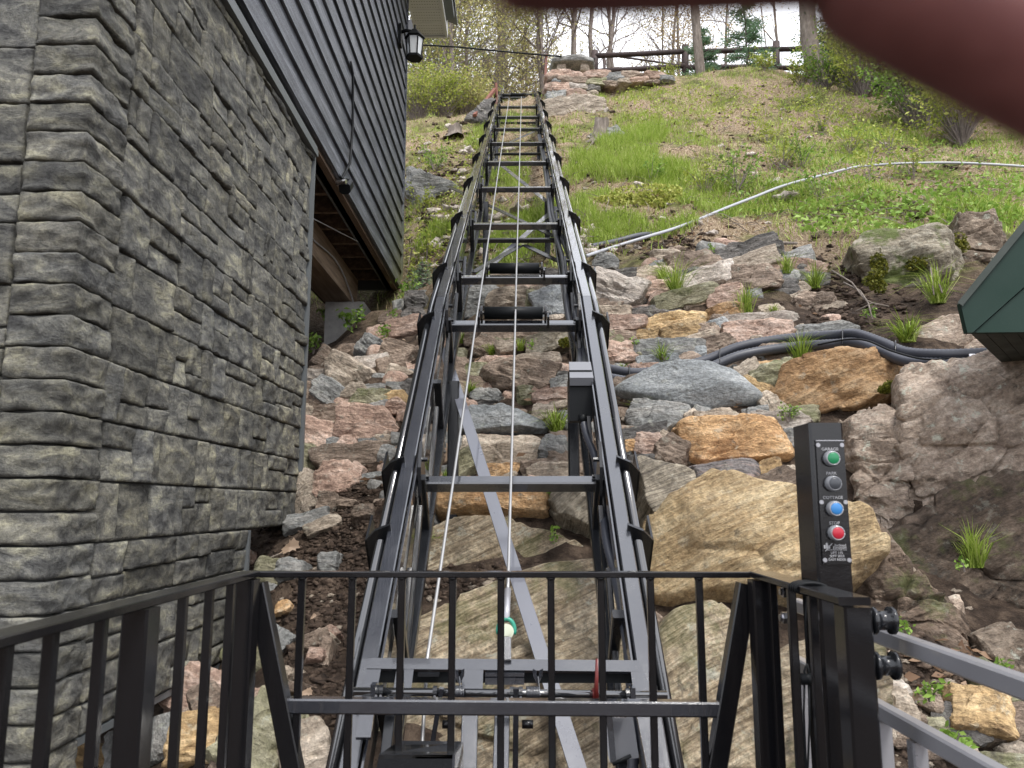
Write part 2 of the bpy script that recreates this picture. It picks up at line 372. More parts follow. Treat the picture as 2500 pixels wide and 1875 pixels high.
def stones(lst, ox, oy, s, parent, **k):
    for (x, y, w_, h_, a, c) in lst: stone(ox + x / s, oy + y / s, w_ / s, h_ / s, a, c, parent, **k)
def boulder(name, poly, mt, label, cat='boulder', thick=.2, sub=6, rough=.05, strata=.05, y=None, planes=3, k=60, ang=0, seed=1, parent=None, lift=.0, tilt=None, back=.5, crack=0, crackd=.03, grow=1.1):
    cu = sum(p[0] for p in poly) / len(poly); cv = sum(p[1] for p in poly) / len(poly)
    P = W(cu, cv, y) if y else hit(cu, cv, lift)
    rot = frame_at(P, R(ang), tilt); inv = rot.inverted(); nrm = rot @ Vector((0, 0, 1)); out = []
    for (u, v_) in poly:
        r = ray(u, v_); den = r.dot(nrm)
        q = r * (P.dot(nrm) / den) if abs(den) > 1e-3 else P
        l = inv @ (q - P); out.append((l.x * grow, l.y * grow))
    out = sorted(out, key=lambda p: math.atan2(p[1], p[0]))
    me = rock_mesh(out, thick, back, sub, rough, strata, planes, k, seed, .3, crack, crackd)
    o = put_rock(name, me, P, rot, mt, parent)
    if label: tag(o, label, cat)
    return o
# ================================================================ dry stone bank
bank = thing('stone_bank', 'bank of loosely piled tan, pink and grey stones behind and beside the lift track', 'stone bank')
A_ = [(200,790,250,120,-5,'pale'),(250,850,190,110,-35,'grey'),(165,890,200,110,-10,'brown'),(330,745,210,160,-30,'tan'),(450,690,250,70,10,'pale'),(610,712,150,115,10,'brown'),
(400,850,150,90,0,'tan'),(490,840,160,60,5,'grey'),(480,920,210,110,0,'olive'),(520,960,150,80,15,'grey'),(380,965,120,60,-25,'brown'),(110,980,110,90,0,'tan'),
(240,990,170,115,10,'brown'),(180,1105,290,170,-16,'pink'),(350,1020,110,70,10,'brown'),(475,1060,330,180,-5,'pink'),(365,1145,115,65,0,'pink'),(480,1145,110,45,5,'grey'),
(115,1240,160,140,-20,'olive'),(390,1210,420,110,3,'brown'),(285,1355,235,160,8,'pink'),(100,1430,160,190,40,'tan'),(240,1510,115,120,0,'brown'),(120,1590,230,85,15,'grey'),
(210,1620,180,70,20,'tan'),(400,1320,90,90,-40,'pink'),(485,590,115,110,-30,'grey'),(640,620,160,110,-20,'brown'),(690,490,200,115,12,'pink'),(550,515,140,75,10,'pink'),
(750,340,110,100,0,'dark'),(740,400,130,70,0,'dark'),(235,670,110,100,-30,'brown'),(640,880,150,70,-5,'ochre'),(640,940,120,80,0,'pink'),(650,822,120,55,0,'grey'),(600,420,120,60,5,'brown'),
(1100,300,250,130,0,'grey'),(1340,330,320,120,-3,'tan'),(1400,250,220,90,0,'pink'),(1560,350,230,190,25,'blue'),(1560,250,140,90,0,'dark'),(1020,395,160,80,0,'grey'),
(1010,500,170,90,0,'olive'),(1300,515,320,85,-2,'brown'),(1540,490,180,70,0,'grey'),(1560,575,280,130,12,'mossy'),(1080,545,110,70,0,'brown'),(1130,595,140,100,-20,'brown'),
(1270,590,120,75,0,'tan'),(960,650,150,90,0,'olive'),(1220,690,270,75,0,'pink'),(1460,660,220,60,0,'tan'),(1350,760,390,170,-12,'brown'),(930,750,210,150,0,'brown'),
(930,830,230,110,0,'tan'),(1560,760,140,55,0,'dark'),(1480,810,130,65,5,'pink'),(1590,800,110,70,10,'grey'),(960,960,190,70,28,'pink'),(1500,970,140,85,0,'tan'),
(850,1090,210,85,0,'brown'),(1270,1200,450,170,0,'tan'),(900,1160,240,110,0,'grey'),(1540,1190,150,130,-10,'grey'),(1650,1240,240,85,-5,'brown'),(1040,1270,160,120,35,'olive'),
(1640,1150,210,110,0,'brown'),(1240,1300,210,70,0,'orange'),(1580,1310,340,75,-3,'tan'),(950,1420,270,85,0,'tan'),(1430,1430,290,80,0,'brown'),(860,960,210,110,0,'dark'),
(1220,1410,210,90,0,'grey'),(750,1550,170,160,20,'grey'),(1540,860,200,60,0,'pink'),(1150,870,160,70,-5,'grey'),(1090,740,150,90,0,'olive'),(1740,1340,160,120,0,'brown'),(820,1250,120,90,0,'brown'),
(1650,1020,150,90,0,'grey'),(1720,900,120,110,0,'tan'),(1700,620,110,110,0,'brown'),(1700,760,100,90,0,'grey')]
stones(A_, 700, 600, 2.37, bank)
B_ = [(180,100,130,80,0,'grey'),(300,175,200,70,0,'dark'),(700,110,260,140,0,'brown'),(990,60,330,120,14,'dark'),(990,115,310,90,14,'tan'),
(1020,190,290,115,-3,'brown'),(760,210,290,100,18,'pale'),(480,170,180,70,0,'tan'),(260,280,280,190,-22,'pale'),(490,260,190,85,0,'pink'),(650,310,310,105,8,'olive'),
(880,310,195,110,8,'pink'),(480,400,240,85,0,'dark'),(590,440,380,80,3,'ochre'),(870,390,180,75,10,'orange'),(240,395,160,60,0,'tan'),
(290,460,250,85,-5,'pink'),(240,540,190,95,-10,'brown'),(440,520,200,75,0,'ochre'),(650,510,240,85,5,'ochre'),(840,480,105,85,15,'blue'),(1060,450,380,80,-3,'pale'),
(1080,520,320,110,-5,'pink'),(1430,505,340,75,0,'grey'),(740,540,170,65,15,'tan'),(820,590,240,110,10,'brown'),(530,600,350,100,-5,'grey'),(680,625,140,65,0,'blue'),
(900,560,110,85,0,'brown'),(260,630,240,110,0,'pink'),(490,670,220,60,0,'blue'),(630,680,190,80,20,'brown'),(380,720,210,60,0,'pink'),(900,720,160,80,0,'grey'),
(1100,650,360,95,8,'brown'),(1420,615,310,70,5,'brown'),(1120,700,140,55,0,'orange'),(1050,695,70,65,0,'brown'),(1420,670,150,55,0,'pink'),(1490,692,70,45,0,'pink'),
(1010,770,160,130,25,'tan'),(1170,785,290,160,12,'olive'),(1060,840,160,85,-35,'ochre'),(690,1015,85,95,30,'tan'),(850,1030,250,115,0,'tan'),(1060,975,115,65,5,'grey'),
(1170,1040,330,110,-3,'pale'),(530,920,170,55,0,'brown'),(320,860,200,150,0,'brown'),(1140,920,90,120,30,'tan'),(440,1160,170,120,-10,'pink'),(330,1110,70,60,0,'grey'),
(330,1160,70,60,0,'orange'),(570,1210,190,140,-30,'brown'),(400,1240,150,60,0,'dark'),(540,1130,110,85,-35,'tan'),(1140,1330,145,140,10,'ochre'),(1190,1440,240,180,22,'brown'),
(700,1410,100,130,-40,'tan'),(1000,1490,180,60,0,'brown'),(770,1530,190,115,-8,'olive'),(880,1500,110,60,-20,'tan'),(1250,1320,120,90,0,'tan'),(1210,1540,70,55,0,'grey'),
(1270,1540,100,85,0,'tan'),(1150,380,120,60,0,'tan'),(1330,330,100,90,-20,'brown'),(1300,250,120,60,0,'tan'),(1440,330,110,80,0,'brown'),(1600,560,100,50,0,'dark'),(1240,640,90,50,0,'brown'),
(1060,560,80,60,0,'tan'),(760,700,80,50,0,'tan'),(610,960,90,50,0,'tan'),(1240,1120,120,90,0,'grey'),(960,1340,90,60,0,'brown')]
stones(B_, 1400, 600, 2.37, bank)
C_ = [(1600,1010,120,80,-10,'pink'),(1700,1030,90,50,-20,'brown'),(1560,1330,120,150,10,'grey'),(1640,1420,160,90,-40,'tan'),(1590,1560,70,50,0,'tan'),(1540,1640,60,80,0,'brown'),(1600,930,80,60,0,'tan'),
(1590,620,110,80,10,'tan'),(1590,520,130,130,10,'tan'),(1700,400,140,120,0,'brown')]
# stones low on the left, seen through the railing (region 0,1200 scale 2.4575)
D_ = [(1620,480,150,130,-10,'olive'),(1740,470,140,90,0,'grey'),(1590,600,110,70,0,'grey'),(1660,920,150,110,60,'grey'),(1700,700,90,50,10,'orange'),(1880,900,150,70,20,'brown'),
(1500,1010,120,240,70,'olive'),(1240,1230,260,220,-20,'pink'),(960,1500,200,380,-70,'grey'),(1180,1500,260,200,10,'ochre'),(1280,1330,180,220,30,'brown'),(1540,1260,160,120,0,'pink'),
(1600,1480,320,360,-30,'olive'),(1850,1420,120,60,10,'tan'),(1830,1600,220,300,20,'tan'),(560,1620,240,130,0,'ochre'),(1700,1090,90,60,0,'tan'),(1480,400,80,70,0,'pink'),(1900,980,90,60,0,'pink'),
(1950,870,60,90,50,'tan'),(1420,1600,200,180,0,'brown'),(1130,1380,160,90,30,'brown'),(1760,1180,90,50,0,'brown')]
stones(D_, 0, 1200, 2.4575, bank)
D2_ = [(260,850,80,70,40,'pink'),(180,890,140,80,20,'brown'),(230,960,60,130,0,'brown'),(250,440,110,120,0,'grey'),(460,130,120,80,10,'brown'),(370,60,110,60,0,'brown'),(560,1060,110,60,0,'tan'),(520,900,160,100,0,'tan')]
stones(D2_, 700, 1200, 2.4575, bank)
# lower right (region 1700,1200 scale 2.4575)
E_ = [(1180,520,190,130,-20,'tan'),(1700,1330,260,190,-15,'ochre'),(1830,1180,150,230,30,'olive'),(1900,1380,180,120,0,'brown'),(1600,1400,230,140,-30,'dark'),(1400,1260,100,80,-20,'brown'),
(1200,1300,160,140,-10,'tan'),(1150,1220,180,120,30,'pale'),(1900,1560,110,60,10,'tan'),(1440,1430,110,80,10,'olive'),(1850,1640,230,80,-5,'olive'),(1300,1380,110,60,20,'brown'),
(1850,1470,200,60,-5,'cliff'),(1480,1540,180,80,5,'brown'),(1600,1570,110,50,0,'tan'),(1450,740,230,90,15,'cliff2'),(1900,1000,180,260,20,'cliff'),(1120,1100,140,120,-20,'tan'),
(1090,1400,160,110,-30,'tan'),(1240,1480,140,80,0,'brown')]
stones(E_, 1700, 1200, 2.4575, bank)
# random small filler stones wedged between
fr = random.Random(5)
def inpoly(u, v, p):
    c = False
    for i in range(len(p)):
        a, b = p[i], p[i - 1]
        if (a[1] > v) != (b[1] > v) and u < (b[0] - a[0]) * (v - a[1]) / (b[1] - a[1]) + a[0]: c = not c
    return c
zone = [(740, 930), (900, 820), (1010, 720), (1120, 690), (1440, 640), (1700, 590), (1950, 620), (2080, 760), (2080, 900), (1960, 1050), (1960, 1240), (1600, 1260), (1300, 1250), (1010, 1250), (760, 1200)]
cnt = 0
fill_me = []
for _ in range(12): fill_me.append(None)
while cnt < 95:
    u, v_ = fr.uniform(740, 2080), fr.uniform(590, 1250)
    if inpoly(u, v_, zone):
        stone(u, v_, fr.uniform(50, 110), fr.uniform(28, 55), fr.uniform(-20, 20), fr.choice(['grey', 'brown', 'tan', 'pink', 'dark', 'brown', 'olive']), bank, sub=3, lift=-.03); cnt += 1
for kd in ('brown', 'grey', 'tan', 'pink'):
    VV = []; TT = []; n0 = 0; k_ = 0
    while k_ < 75:
        u, v_ = fr.uniform(740, 2080), fr.uniform(590, 1250)
        if not inpoly(u, v_, zone): continue
        P = hit(u, v_, -.02); s = P.length / F; wm, hm = fr.uniform(35, 90) * s, fr.uniform(22, 45) * s; me = rock_mesh(rand_outline(wm, hm, fr), hm * .4, .08, 3, .06, .06, 4, 30, 5000 + k_)
        a = np.empty(len(me.vertices) * 3); me.vertices.foreach_get('co', a); t = np.array([p.vertices[:] for p in me.polygons]); bpy.data.meshes.remove(me)
        VV.append(a.reshape(-1, 3) @ np.array(frame_at(P, fr.uniform(-.3, .3))).T + np.array(P)); TT.append(t + n0); n0 += len(VV[-1]); k_ += 1
    tag(link('stone_chips', npmesh('stone_chips', np.concatenate(VV), np.concatenate(TT)), RK[kd], bank, True), kind='stuff')
# gravel and clods in the dug soil
def scatter_clods(name, spots, mt, seed):
    rg = np.random.default_rng(seed); V0, F0 = _ico(2); vv = []; ff = []; n = 0
    for (U, V, ru, rv, k, smin, smax) in spots:
        for _ in range(k):
            P = hit(U + rg.normal() * ru, V + rg.normal() * rv, 0); s = rg.uniform(smin, smax) * (1 if rg.random() < .85 else 1.8)
            q = V0 * (1 + rg.normal(0, .3, (len(V0), 1))) * s * np.array([1.2, .9, .7]) * rg.uniform(.7, 1.3, 3) + np.array(P)
            vv.append(q); ff.append(F0 + n); n += len(V0)
    o = link(name, npmesh(name, np.concatenate(vv), np.concatenate(ff)), mt, smooth=False); return tag(o, kind='stuff')
m = mat('dark_soil_clods', (.05, .03, .02), .95, spec=.25); g = G(m); vc = g.coord((1, 1, 1), False); nn_ = g.noise(vc, 22, 5, .7)
g.col(g.ramp(nn_, [(.35, (.020, .014, .011)), (.52, (.055, .038, .028)), (.65, (.12, .088, .066))])); g.nor(g.bump(nn_, .7, .02)); M['soil'] = m
scatter_clods('soil_clods', [(2070, 720, 70, 55, 500, .006, .025), (800, 1420, 60, 190, 1500, .004, .017), (860, 1250, 50, 60, 500, .004, .015), (1250, 1425, 170, 22, 500, .004, .018), (2250, 1720, 120, 110, 500, .004, .014), (620, 1280, 60, 50, 250, .004, .014)], M['soil'], 3)
scatter_clods('gravel', [(800, 1420, 90, 200, 90, .005, .013), (2250, 1720, 130, 110, 160, .005, .014), (1250, 1430, 170, 25, 60, .006, .02), (1100, 1000, 220, 160, 120, .008, .016), (1750, 900, 220, 180, 140, .008, .018)], RK['tan'], 4)

# ---------------------------------------------------------------- big rocks
boulder('boulder', [(1500,960),(1570,925),(1700,915),(1790,925),(1860,985),(1850,1000),(1700,1018),(1600,1000),(1530,985)], RK['blue'], 'large smooth blue-grey boulder just below the two black conduits', sub=7, rough=.02, strata=.02, thick=.22, k=20, planes=3, seed=3)
boulder('boulder', [(1885,985),(1910,920),(2040,868),(2130,862),(2200,900),(2195,965),(2100,1020),(1990,1030),(1940,1020)], RK['orange'], 'big orange-brown ledge rock under the conduits, right of the blue-grey boulder', sub=6, rough=.06, strata=.07, thick=.2, seed=5, ang=15)
boulder('boulder', [(1530,1040),(1660,1000),(1675,1002),(1672,1050),(1640,1067),(1520,1060),(1510,1010),(1560,996)], RK['grey'], 'flat-topped grey stone by the right rail, left of the wide orange-ended slab', sub=5, rough=.05, thick=.16, seed=7)
boulder('boulder', [(1640,1070),(1660,1060),(1900,1056),(1930,1110),(1915,1130),(1720,1142),(1680,1138),(1655,1100)], RK['orange'], 'wide orange-brown slab left of the top of the control post', sub=6, rough=.05, thick=.22, seed=9)
boulder('boulder', [(1680,1150),(1800,1136),(1850,1150),(1845,1205),(1730,1225),(1705,1215),(1682,1180)], RK['pinkband'], 'dark gneiss block with pink streaks under the wide orange-ended slab', sub=6, rough=.04, thick=.2, seed=10, k=20)
boulder('boulder', [(1055,1225),(1100,1212),(1320,1212),(1335,1240),(1328,1282),(1100,1280),(1070,1262)], RK['orange'], 'long squared orange-tan block lying level under the second rung from the bottom', sub=6, rough=.035, thick=.24, k=26, seed=12)
boulder('boulder', [(1110,1030),(1160,1012),(1260,1010),(1340,1045),(1330,1070),(1200,1078),(1120,1065)], RK['blue'], 'large grey-green gneiss stone between the cables behind the bottom rung', sub=6, rough=.04, thick=.18, seed=13)
boulder('boulder', [(1345,1250),(1370,1215),(1420,1192),(1478,1200),(1500,1260),(1490,1345),(1440,1330),(1360,1290)], RK['strip'], 'rounded banded rock just inside the right rail below the second rung', sub=6, rough=.04, thick=.28, ang=32, seed=14)
boulder('boulder', [(1545,1175),(1600,1140),(1680,1160),(1700,1240),(1690,1290),(1590,1330),(1560,1290)], RK['strip'], 'cracked banded block right of the right rail, above the huge ochre boulder', sub=6, rough=.06, thick=.26, ang=22, seed=15)
boulder('boulder', [(1580,1410),(1612,1330),(1700,1275),(1800,1238),(1900,1262),(2090,1300),(2135,1370),(2130,1470),(2010,1478),(1880,1560),(1700,1552),(1605,1490)], RK['bedor'], 'huge ochre boulder behind the railing, its top peaked left of the control post', sub=7, rough=.03, strata=.04, thick=.42, ang=18, seed=16, back=.9, crack=1.3, crackd=.02)
boulder('boulder', [(2110,1330),(2150,1300),(2180,1340),(2205,1400),(2225,1430),(2140,1490),(2120,1420)], RK['tan'], 'pointed pale stone sticking out right of the control post', sub=6, rough=.05, thick=.25, seed=17)
boulder('boulder', [(960,1400),(1010,1330),(1110,1290),(1230,1290),(1340,1325),(1450,1385),(1460,1430),(1330,1460),(1120,1570),(950,1620)], RK['bed'], 'broad domed slab of striped bedrock just under the long orange-tan block', sub=7, rough=.03, strata=.035, thick=.14, lift=-.14, grow=1.12, ang=28, seed=18, back=1, crack=1.6, crackd=.03)
boulder('boulder', [(900,1700),(960,1600),(1150,1490),(1330,1430),(1480,1420),(1510,1500),(1520,1800),(1500,1950),(1000,1950),(850,1950)], RK['bed'], 'large slanting striped bedrock slab behind the brake frame', sub=7, rough=.03, strata=.035, thick=.14, lift=-.10, grow=1.22, ang=28, seed=19, back=1, crack=1.6, crackd=.03)
boulder('boulder', [(860,1800),(1000,1690),(1200,1620),(1400,1590),(1530,1640),(1530,1980),(860,1980)], RK['bed'], 'lowest striped bedrock slab under the crossbar of the carriage', sub=7, rough=.03, strata=.035, thick=.12, lift=-.02, grow=1.2, ang=28, seed=42, back=1, crack=1.4, crackd=.03)
boulder('boulder', [(1520,1640),(1610,1560),(1700,1530),(1800,1545),(1860,1600),(1870,1800),(1850,1950),(1500,1950)], RK['bed'], 'striped bedrock hump under the ochre boulder, right of the track', sub=7, rough=.04, strata=.03, thick=.3, ang=28, seed=20, back=1)
boulder('boulder', [(1850,1650),(1950,1600),(2080,1560),(2150,1600),(2180,1720),(2160,1950),(1850,1950)], RK['bed'], 'layered bedrock block behind the sliding gate posts', sub=7, rough=.04, strata=.03, thick=.25, ang=15, seed=21, back=1)
boulder('boulder', [(1500,1500),(1560,1480),(1640,1530),(1660,1560),(1560,1570),(1500,1560)], RK['brown'], 'wedge of brown rock under the left tip of the ochre boulder', sub=5, rough=.05, thick=.15, seed=22)
# cliff at the right
for nm, pl, mt, lb, kw in [
 ('rock_outcrop', [(2190,1200),(2200,1010),(2260,930),(2400,900),(2560,880),(2620,1000),(2600,1180),(2450,1230),(2300,1290),(2210,1330)], 'cliff2', 'big pale lichen-speckled rock outcrop under the conduits at the right', dict(thick=.32, sub=7, seed=31, rough=.07, strata=.06, ang=20)),
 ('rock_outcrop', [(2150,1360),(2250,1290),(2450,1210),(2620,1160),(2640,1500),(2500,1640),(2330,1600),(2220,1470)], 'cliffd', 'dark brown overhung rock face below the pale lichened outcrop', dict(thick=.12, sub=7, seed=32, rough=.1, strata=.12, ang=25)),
 ('rock_outcrop', [(2080,1060),(2140,1030),(2200,1060),(2215,1180),(2190,1330),(2110,1300),(2080,1200)], 'cliff2', 'cracked grey rock directly right of the control post', dict(thick=.2, sub=6, seed=33, rough=.1, strata=.12)),
 ('rock_outcrop', [(2240,810),(2320,780),(2450,800),(2560,850),(2500,905),(2330,890),(2230,860)], 'cliff2', 'low pinkish slab of rock right above the conduits, left of the green eave', dict(thick=.08, sub=6, seed=34, rough=.05, strata=.05)),
 ('rock_outcrop', [(2070,640),(2120,590),(2240,580),(2330,620),(2330,690),(2280,720),(2190,740),(2100,720)], 'mossy', 'grey overhanging rock capped with moss at the foot of the grassy slope', dict(thick=.35, sub=6, seed=35, rough=.07, strata=.05)),
 ('rock_outcrop', [(2330,560),(2420,545),(2450,620),(2400,700),(2330,680)], 'cliff', 'shaded rock between the moss-capped rock and the green eave', dict(thick=.2, sub=6, seed=36, rough=.08, strata=.08)),
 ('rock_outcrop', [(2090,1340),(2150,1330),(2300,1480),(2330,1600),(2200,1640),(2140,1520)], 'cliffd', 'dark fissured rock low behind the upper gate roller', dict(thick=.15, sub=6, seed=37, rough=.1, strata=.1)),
 ('rock_outcrop', [(1000,420),(1060,440),(1130,470),(1110,530),(1020,520),(990,470)], 'grey', 'grey rock outcrop in the slope between the house corner and the track', dict(thick=.2, sub=6, seed=38, rough=.07, strata=.05)),
 ('rock_outcrop', [(1330,250),(1400,235),(1470,240),(1480,290),(1400,310),(1340,290)], 'tan', 'bare tan rock patch right of the top of the track', dict(thick=.1, sub=5, seed=39, rough=.07, strata=.05)),
 ('rock_outcrop', [(1440,330),(1500,318),(1530,345),(1500,360),(1450,355)], 'grey', 'pale grey rock beside the stump right of the track', dict(thick=.15, sub=5, seed=40, rough=.07, strata=.05)),
 ]:
    if nm == 'rock_outcrop' and mt.startswith('cliff'): kw.update(crack=2.6, crackd=.035, k=30, grow=1.12 if kw['seed'] in (31, 34) else 1.32)
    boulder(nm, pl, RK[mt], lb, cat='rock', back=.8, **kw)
# ================================================================ lift track
M['brace'] = m_paint('brace_sky_sheen', (.075, .08, .10), .25, .4, bumps=.35, dust=.02, coat=1.0, spec=1.0)  # base colour lightened to paint in white sky reflected off the flat bars
# the track has two straight runs that meet at a kink: the lower one steeper than the upper one
X_ = Vector((1, 0, 0))
def _run(a, xs): u = Vector((xs, math.cos(R(a)), math.sin(R(a)))).normalized(); n = X_.cross(u).normalized(); return u, n
UL, NL = _run(41.4, .004); UH, NH = _run(33.85, .002)
T0 = WD(1254, 723, 4.46)
def UU(s): return UH if s >= 0 else UL
def NN(s): return NH if s >= 0 else NL
def T(s, x, n): return T0 + UU(s) * s + X_ * x + (NN(s) if abs(s) > .02 else (NH + NL) / 2) * n
def runs(a, b, name, mt, x, n, w_, h_, c=None):
    for p, q_ in ((a, -.0001), (.0001, b)): one('beam', T(p, x, n), T(q_, x, n), w_, h_, NN(p), c).build(name, M[mt], track)
def s_at(V, n=0.0):            # distance along the track whose centre shows at picture row V
    lo, hi = -3.4, 22.0
    for _ in range(40):
        m_ = (lo + hi) / 2
        if project(T(m_, 0, n))[1] > V: lo = m_
        else: hi = m_
    return lo
S0, S1 = -3.1, s_at(222)
track = thing('lift_track', 'black steel inclined lift track climbing the hillside with rungs and two cables', 'lift track', tuple(T(0, 0, -.6)))
for sg in (-1, 1):
    a = .418 * sg
    runs(S0, S1, 'rail', 'track2', a, -.022, .052, .045, .004)
    runs(S0, S1, 'rail_flange', 'track2', a - sg * .036, -.04, .008, .06, .001)
    one('tube', [T(S0 + .1, sg * .474, -.06), T(-.12, sg * .474, -.06), T(0, sg * .474, -.063), T(.12, sg * .474, -.06), T(S1 - .6, sg * .474, -.06), T(S1 - .1, sg * .45, -.08)], .019, 14).build('guide_tube', M['tube'], track, True)
    b = sg * .365
    runs(S0, S1 - .2, 'lower_chord', 'track', b, -.36, .05, .05)
    runs(S0, S1 - .1, 'side_channel', 'track', b + sg * .035, -.12, .025, .12)
rungs = [1175, 791, 678, 548, 459, 396, 349, 314, 285, 260, 238]
srs = [s_at(v, -.115) for v in rungs]
for i, s in enumerate(srs):
    rung_ = one('beam', T(s, -.372, -.13), T(s, .372, -.13), .05, .055, NN(s), .006).build('rung', M['track2'], track)
    for sg in (-1, 1):
        m_ = MB(); x = sg * .374
        m_.prism([T(s - .05, x, -.29), T(s - .11, x, -.20), T(s - .11, x, -.10), T(s - .05, x, .0), T(s + .05, x, .055), T(s + .06, x, -.10), T(s + .03, x, -.27)], X_ * (-sg * .012))
        m_.build('rung_bracket', M['track'], rung_)
        for q in (.0, -.09): one('tube', [T(s + .0, x - sg * .01, q), T(s + .0, x - sg * .035, q)], .010, 6).build('bolt', M['track'], rung_)
for i, s in enumerate([srs[0] - .02, srs[0] - .42] + [s_ - .12 for s_ in srs[1:]]):
    if s > S1 - .2: continue
    for sg in (-1, 1):
        x = sg * .44
        p = [T(s, x - sg * .01, .03), T(s, x + sg * .05, .0), T(s, x + sg * .092, -.05), T(s, x + sg * .092, -.21), T(s, x + sg * .03, -.29), T(s, x - sg * .01, -.29)]
        one('prism', p, UU(s) * .012).build('guide_fin', M['track'], track)
        p = [T(s, x + sg * .092, -.05), T(s + .14, x + sg * .092, -.05), T(s + .14, x + sg * .092, -.14), T(s, x + sg * .092, -.21)]
        one('prism', p, X_ * (-sg * .008)).build('guide_fin', M['track'], track)
# truss web and bracing
for s in [-2.6, srs[0] - .75] + [s_ - .04 for s_ in srs] + [(srs[0] + srs[1]) / 2]:
    for sg in (-1, 1):
        b = sg * .365
        one('beam', T(s, b, -.34), T(s, b, -.06), .035, .035, UU(s)).build('web_post', M['track'], track)
        one('beam', T(s, b, -.34), T(s + .62, b, -.14), .022, .022, X_).build('web_brace', M['track'], track)
def brace(u0, v0, u1, v1, n=-.40, w_=.058, mt='track2'):
    def on(u, v_):
        r = ray(u, v_); nn = NL if v0 + v1 > 1446 else NH; return r * ((T0 + nn * n).dot(nn) / r.dot(nn))
    one('beam', on(u0, v0), on(u1, v1), w_, .008, NL if v0 + v1 > 1446 else NH, .001).build('cross_brace', M['brace' if mt == 'track2' else mt], track)
brace(1083, 850, 1415, 1890)
brace(1140, 700, 1360, 505); brace(1095, 455, 1355, 578, mt='track')
brace(1155, 665, 1270, 600, mt='track'); brace(1280, 598, 1368, 640, mt='track')
brace(1193, 370, 1352, 300); brace(1190, 376, 1345, 500); brace(1205, 262, 1325, 312); brace(1212, 305, 1325, 262, mt='track')
for v_ in (587, 376, 300, 258, 1000):
    s = s_at(v_, -.37)
    if v_ != 1000: one('beam', T(s, -.36, -.37), T(s, .36, -.37), .04, .04, NN(s)).build('lower_strut', M['track'], track)
# rollers
for s in (srs[1], srs[2], srs[-1]):
    rl_ = one('tube', [T(s + .03, -.165, -.06), T(s + .03, .165, -.06)], .036, 20).build('roller', M['plastic'], track, True)
    m_ = MB()
    m_.tube([T(s + .03, -.21, -.06), T(s + .03, .21, -.06)], .010, 8)
    for q in (-.175, .175): m_.tube([T(s + .03, q, -.06), T(s + .03, q + math.copysign(.012, q), -.06)], .042, 16); m_.box(T(s, q * 1.12, -.09), (.012, .06, .07), (X_, UU(s), NN(s)))
    m_.build('roller_bracket', M['track'], rl_)
# legs to the ground
for s, x in [(s_at(415), -.33), (s_at(415), .33), (s_at(800), -.33), (s_at(800), .33), (s_at(300), -.33), (s_at(300), .33)]:
    p = T(s, x, -.34); z = hgt(p.x, p.y)
    one('beam', (p.x, p.y, z - .15), p, .06, .06, (0, 1, 0)).build('support_leg', M['track'], track)
# top end
one('beam', T(S1 - .05, -.40, -.1), T(S1 - .05, .40, -.1), .10, .10, NH).build('end_beam', M['track'], track)
for sg in (-1, 1): one('prism', [T(S1 - .3, sg * .33, .02), T(S1 + .06, sg * .33, .16), T(S1 + .06, sg * .33, -.2), T(S1 - .3, sg * .33, -.2)], X_ * sg * -.01).build('end_plate', M['track'], track)
# ropes
def rope(name, pts, label):
    m_ = MB(); n = 90; P = []
    for i in range(n + 1):
        t = i / n; j = min(int(t * (len(pts) - 1)), len(pts) - 2); f = t * (len(pts) - 1) - j
        P.append(Vector(pts[j]).lerp(Vector(pts[j + 1]), f))
    m_.tube(P, .0058, 7); core = m_.build(name, M['wire'], None, True); tag(core, label, 'cable'); return core
def onT(u, v_, n):
    r = ray(u, v_); nn = NL if v_ > 723 else NH; return r * ((T0 + nn * n).dot(nn) / r.dot(nn))
rope('steel_cable', [onT(1273, 236, -.01), onT(1267, 450, -.015), onT(1261, 655, -.02), onT(1258, 780, -.02), onT(1249, 1115, -.01), onT(1240, 1445, -.01)], 'taut steel cable in the middle of the track ending at the green shackle')
rope('steel_cable', [onT(1243, 240, -.02), onT(1212, 450, -.02), onT(1182, 655, -.02), onT(1163, 780, -.02), onT(1105, 1185, -.02), onT(1043, 1610, -.02), onT(1030, 1830, -.1)], 'taut steel cable left of the middle one, passing behind the brake frame')
# shackle
sh = thing('cable_shackle', 'green shackle with a pale washered bolt holding the end of the middle cable', 'shackle', tuple(onT(1236, 1540, -.0)))
c0 = onT(1236, 1538, 0.0); vN = (-c0).normalized(); vX = Vector((1, 0, 0)); vU = vN.cross(vX).normalized()
m_ = MB(); m_.tube([c0 + vX * (.026 * math.cos(t)) + vU * (.034 * math.sin(t)) for t in np.linspace(-.4, 3.5, 16)], .007, 8); m_.build('shackle_bow', M['greensteel'], sh, True)
m_ = MB(); m_.tube([c0 + vU * -.005, c0 + vU * -.005 + vN * .008], .024, 20); m_.build('washer', M['cream'], sh)
m_ = MB(); m_.tube([c0 + vN * .012 - vU * .005, c0 + vN * .026 - vU * .005], .014, 6); m_.build('bolt', M['cream'], sh)
m_ = MB(); m_.tube([c0 + vU * .03, onT(1240, 1440, 0)], .011, 10); m_.build('cable_ferrule', M['galv'], sh, True)
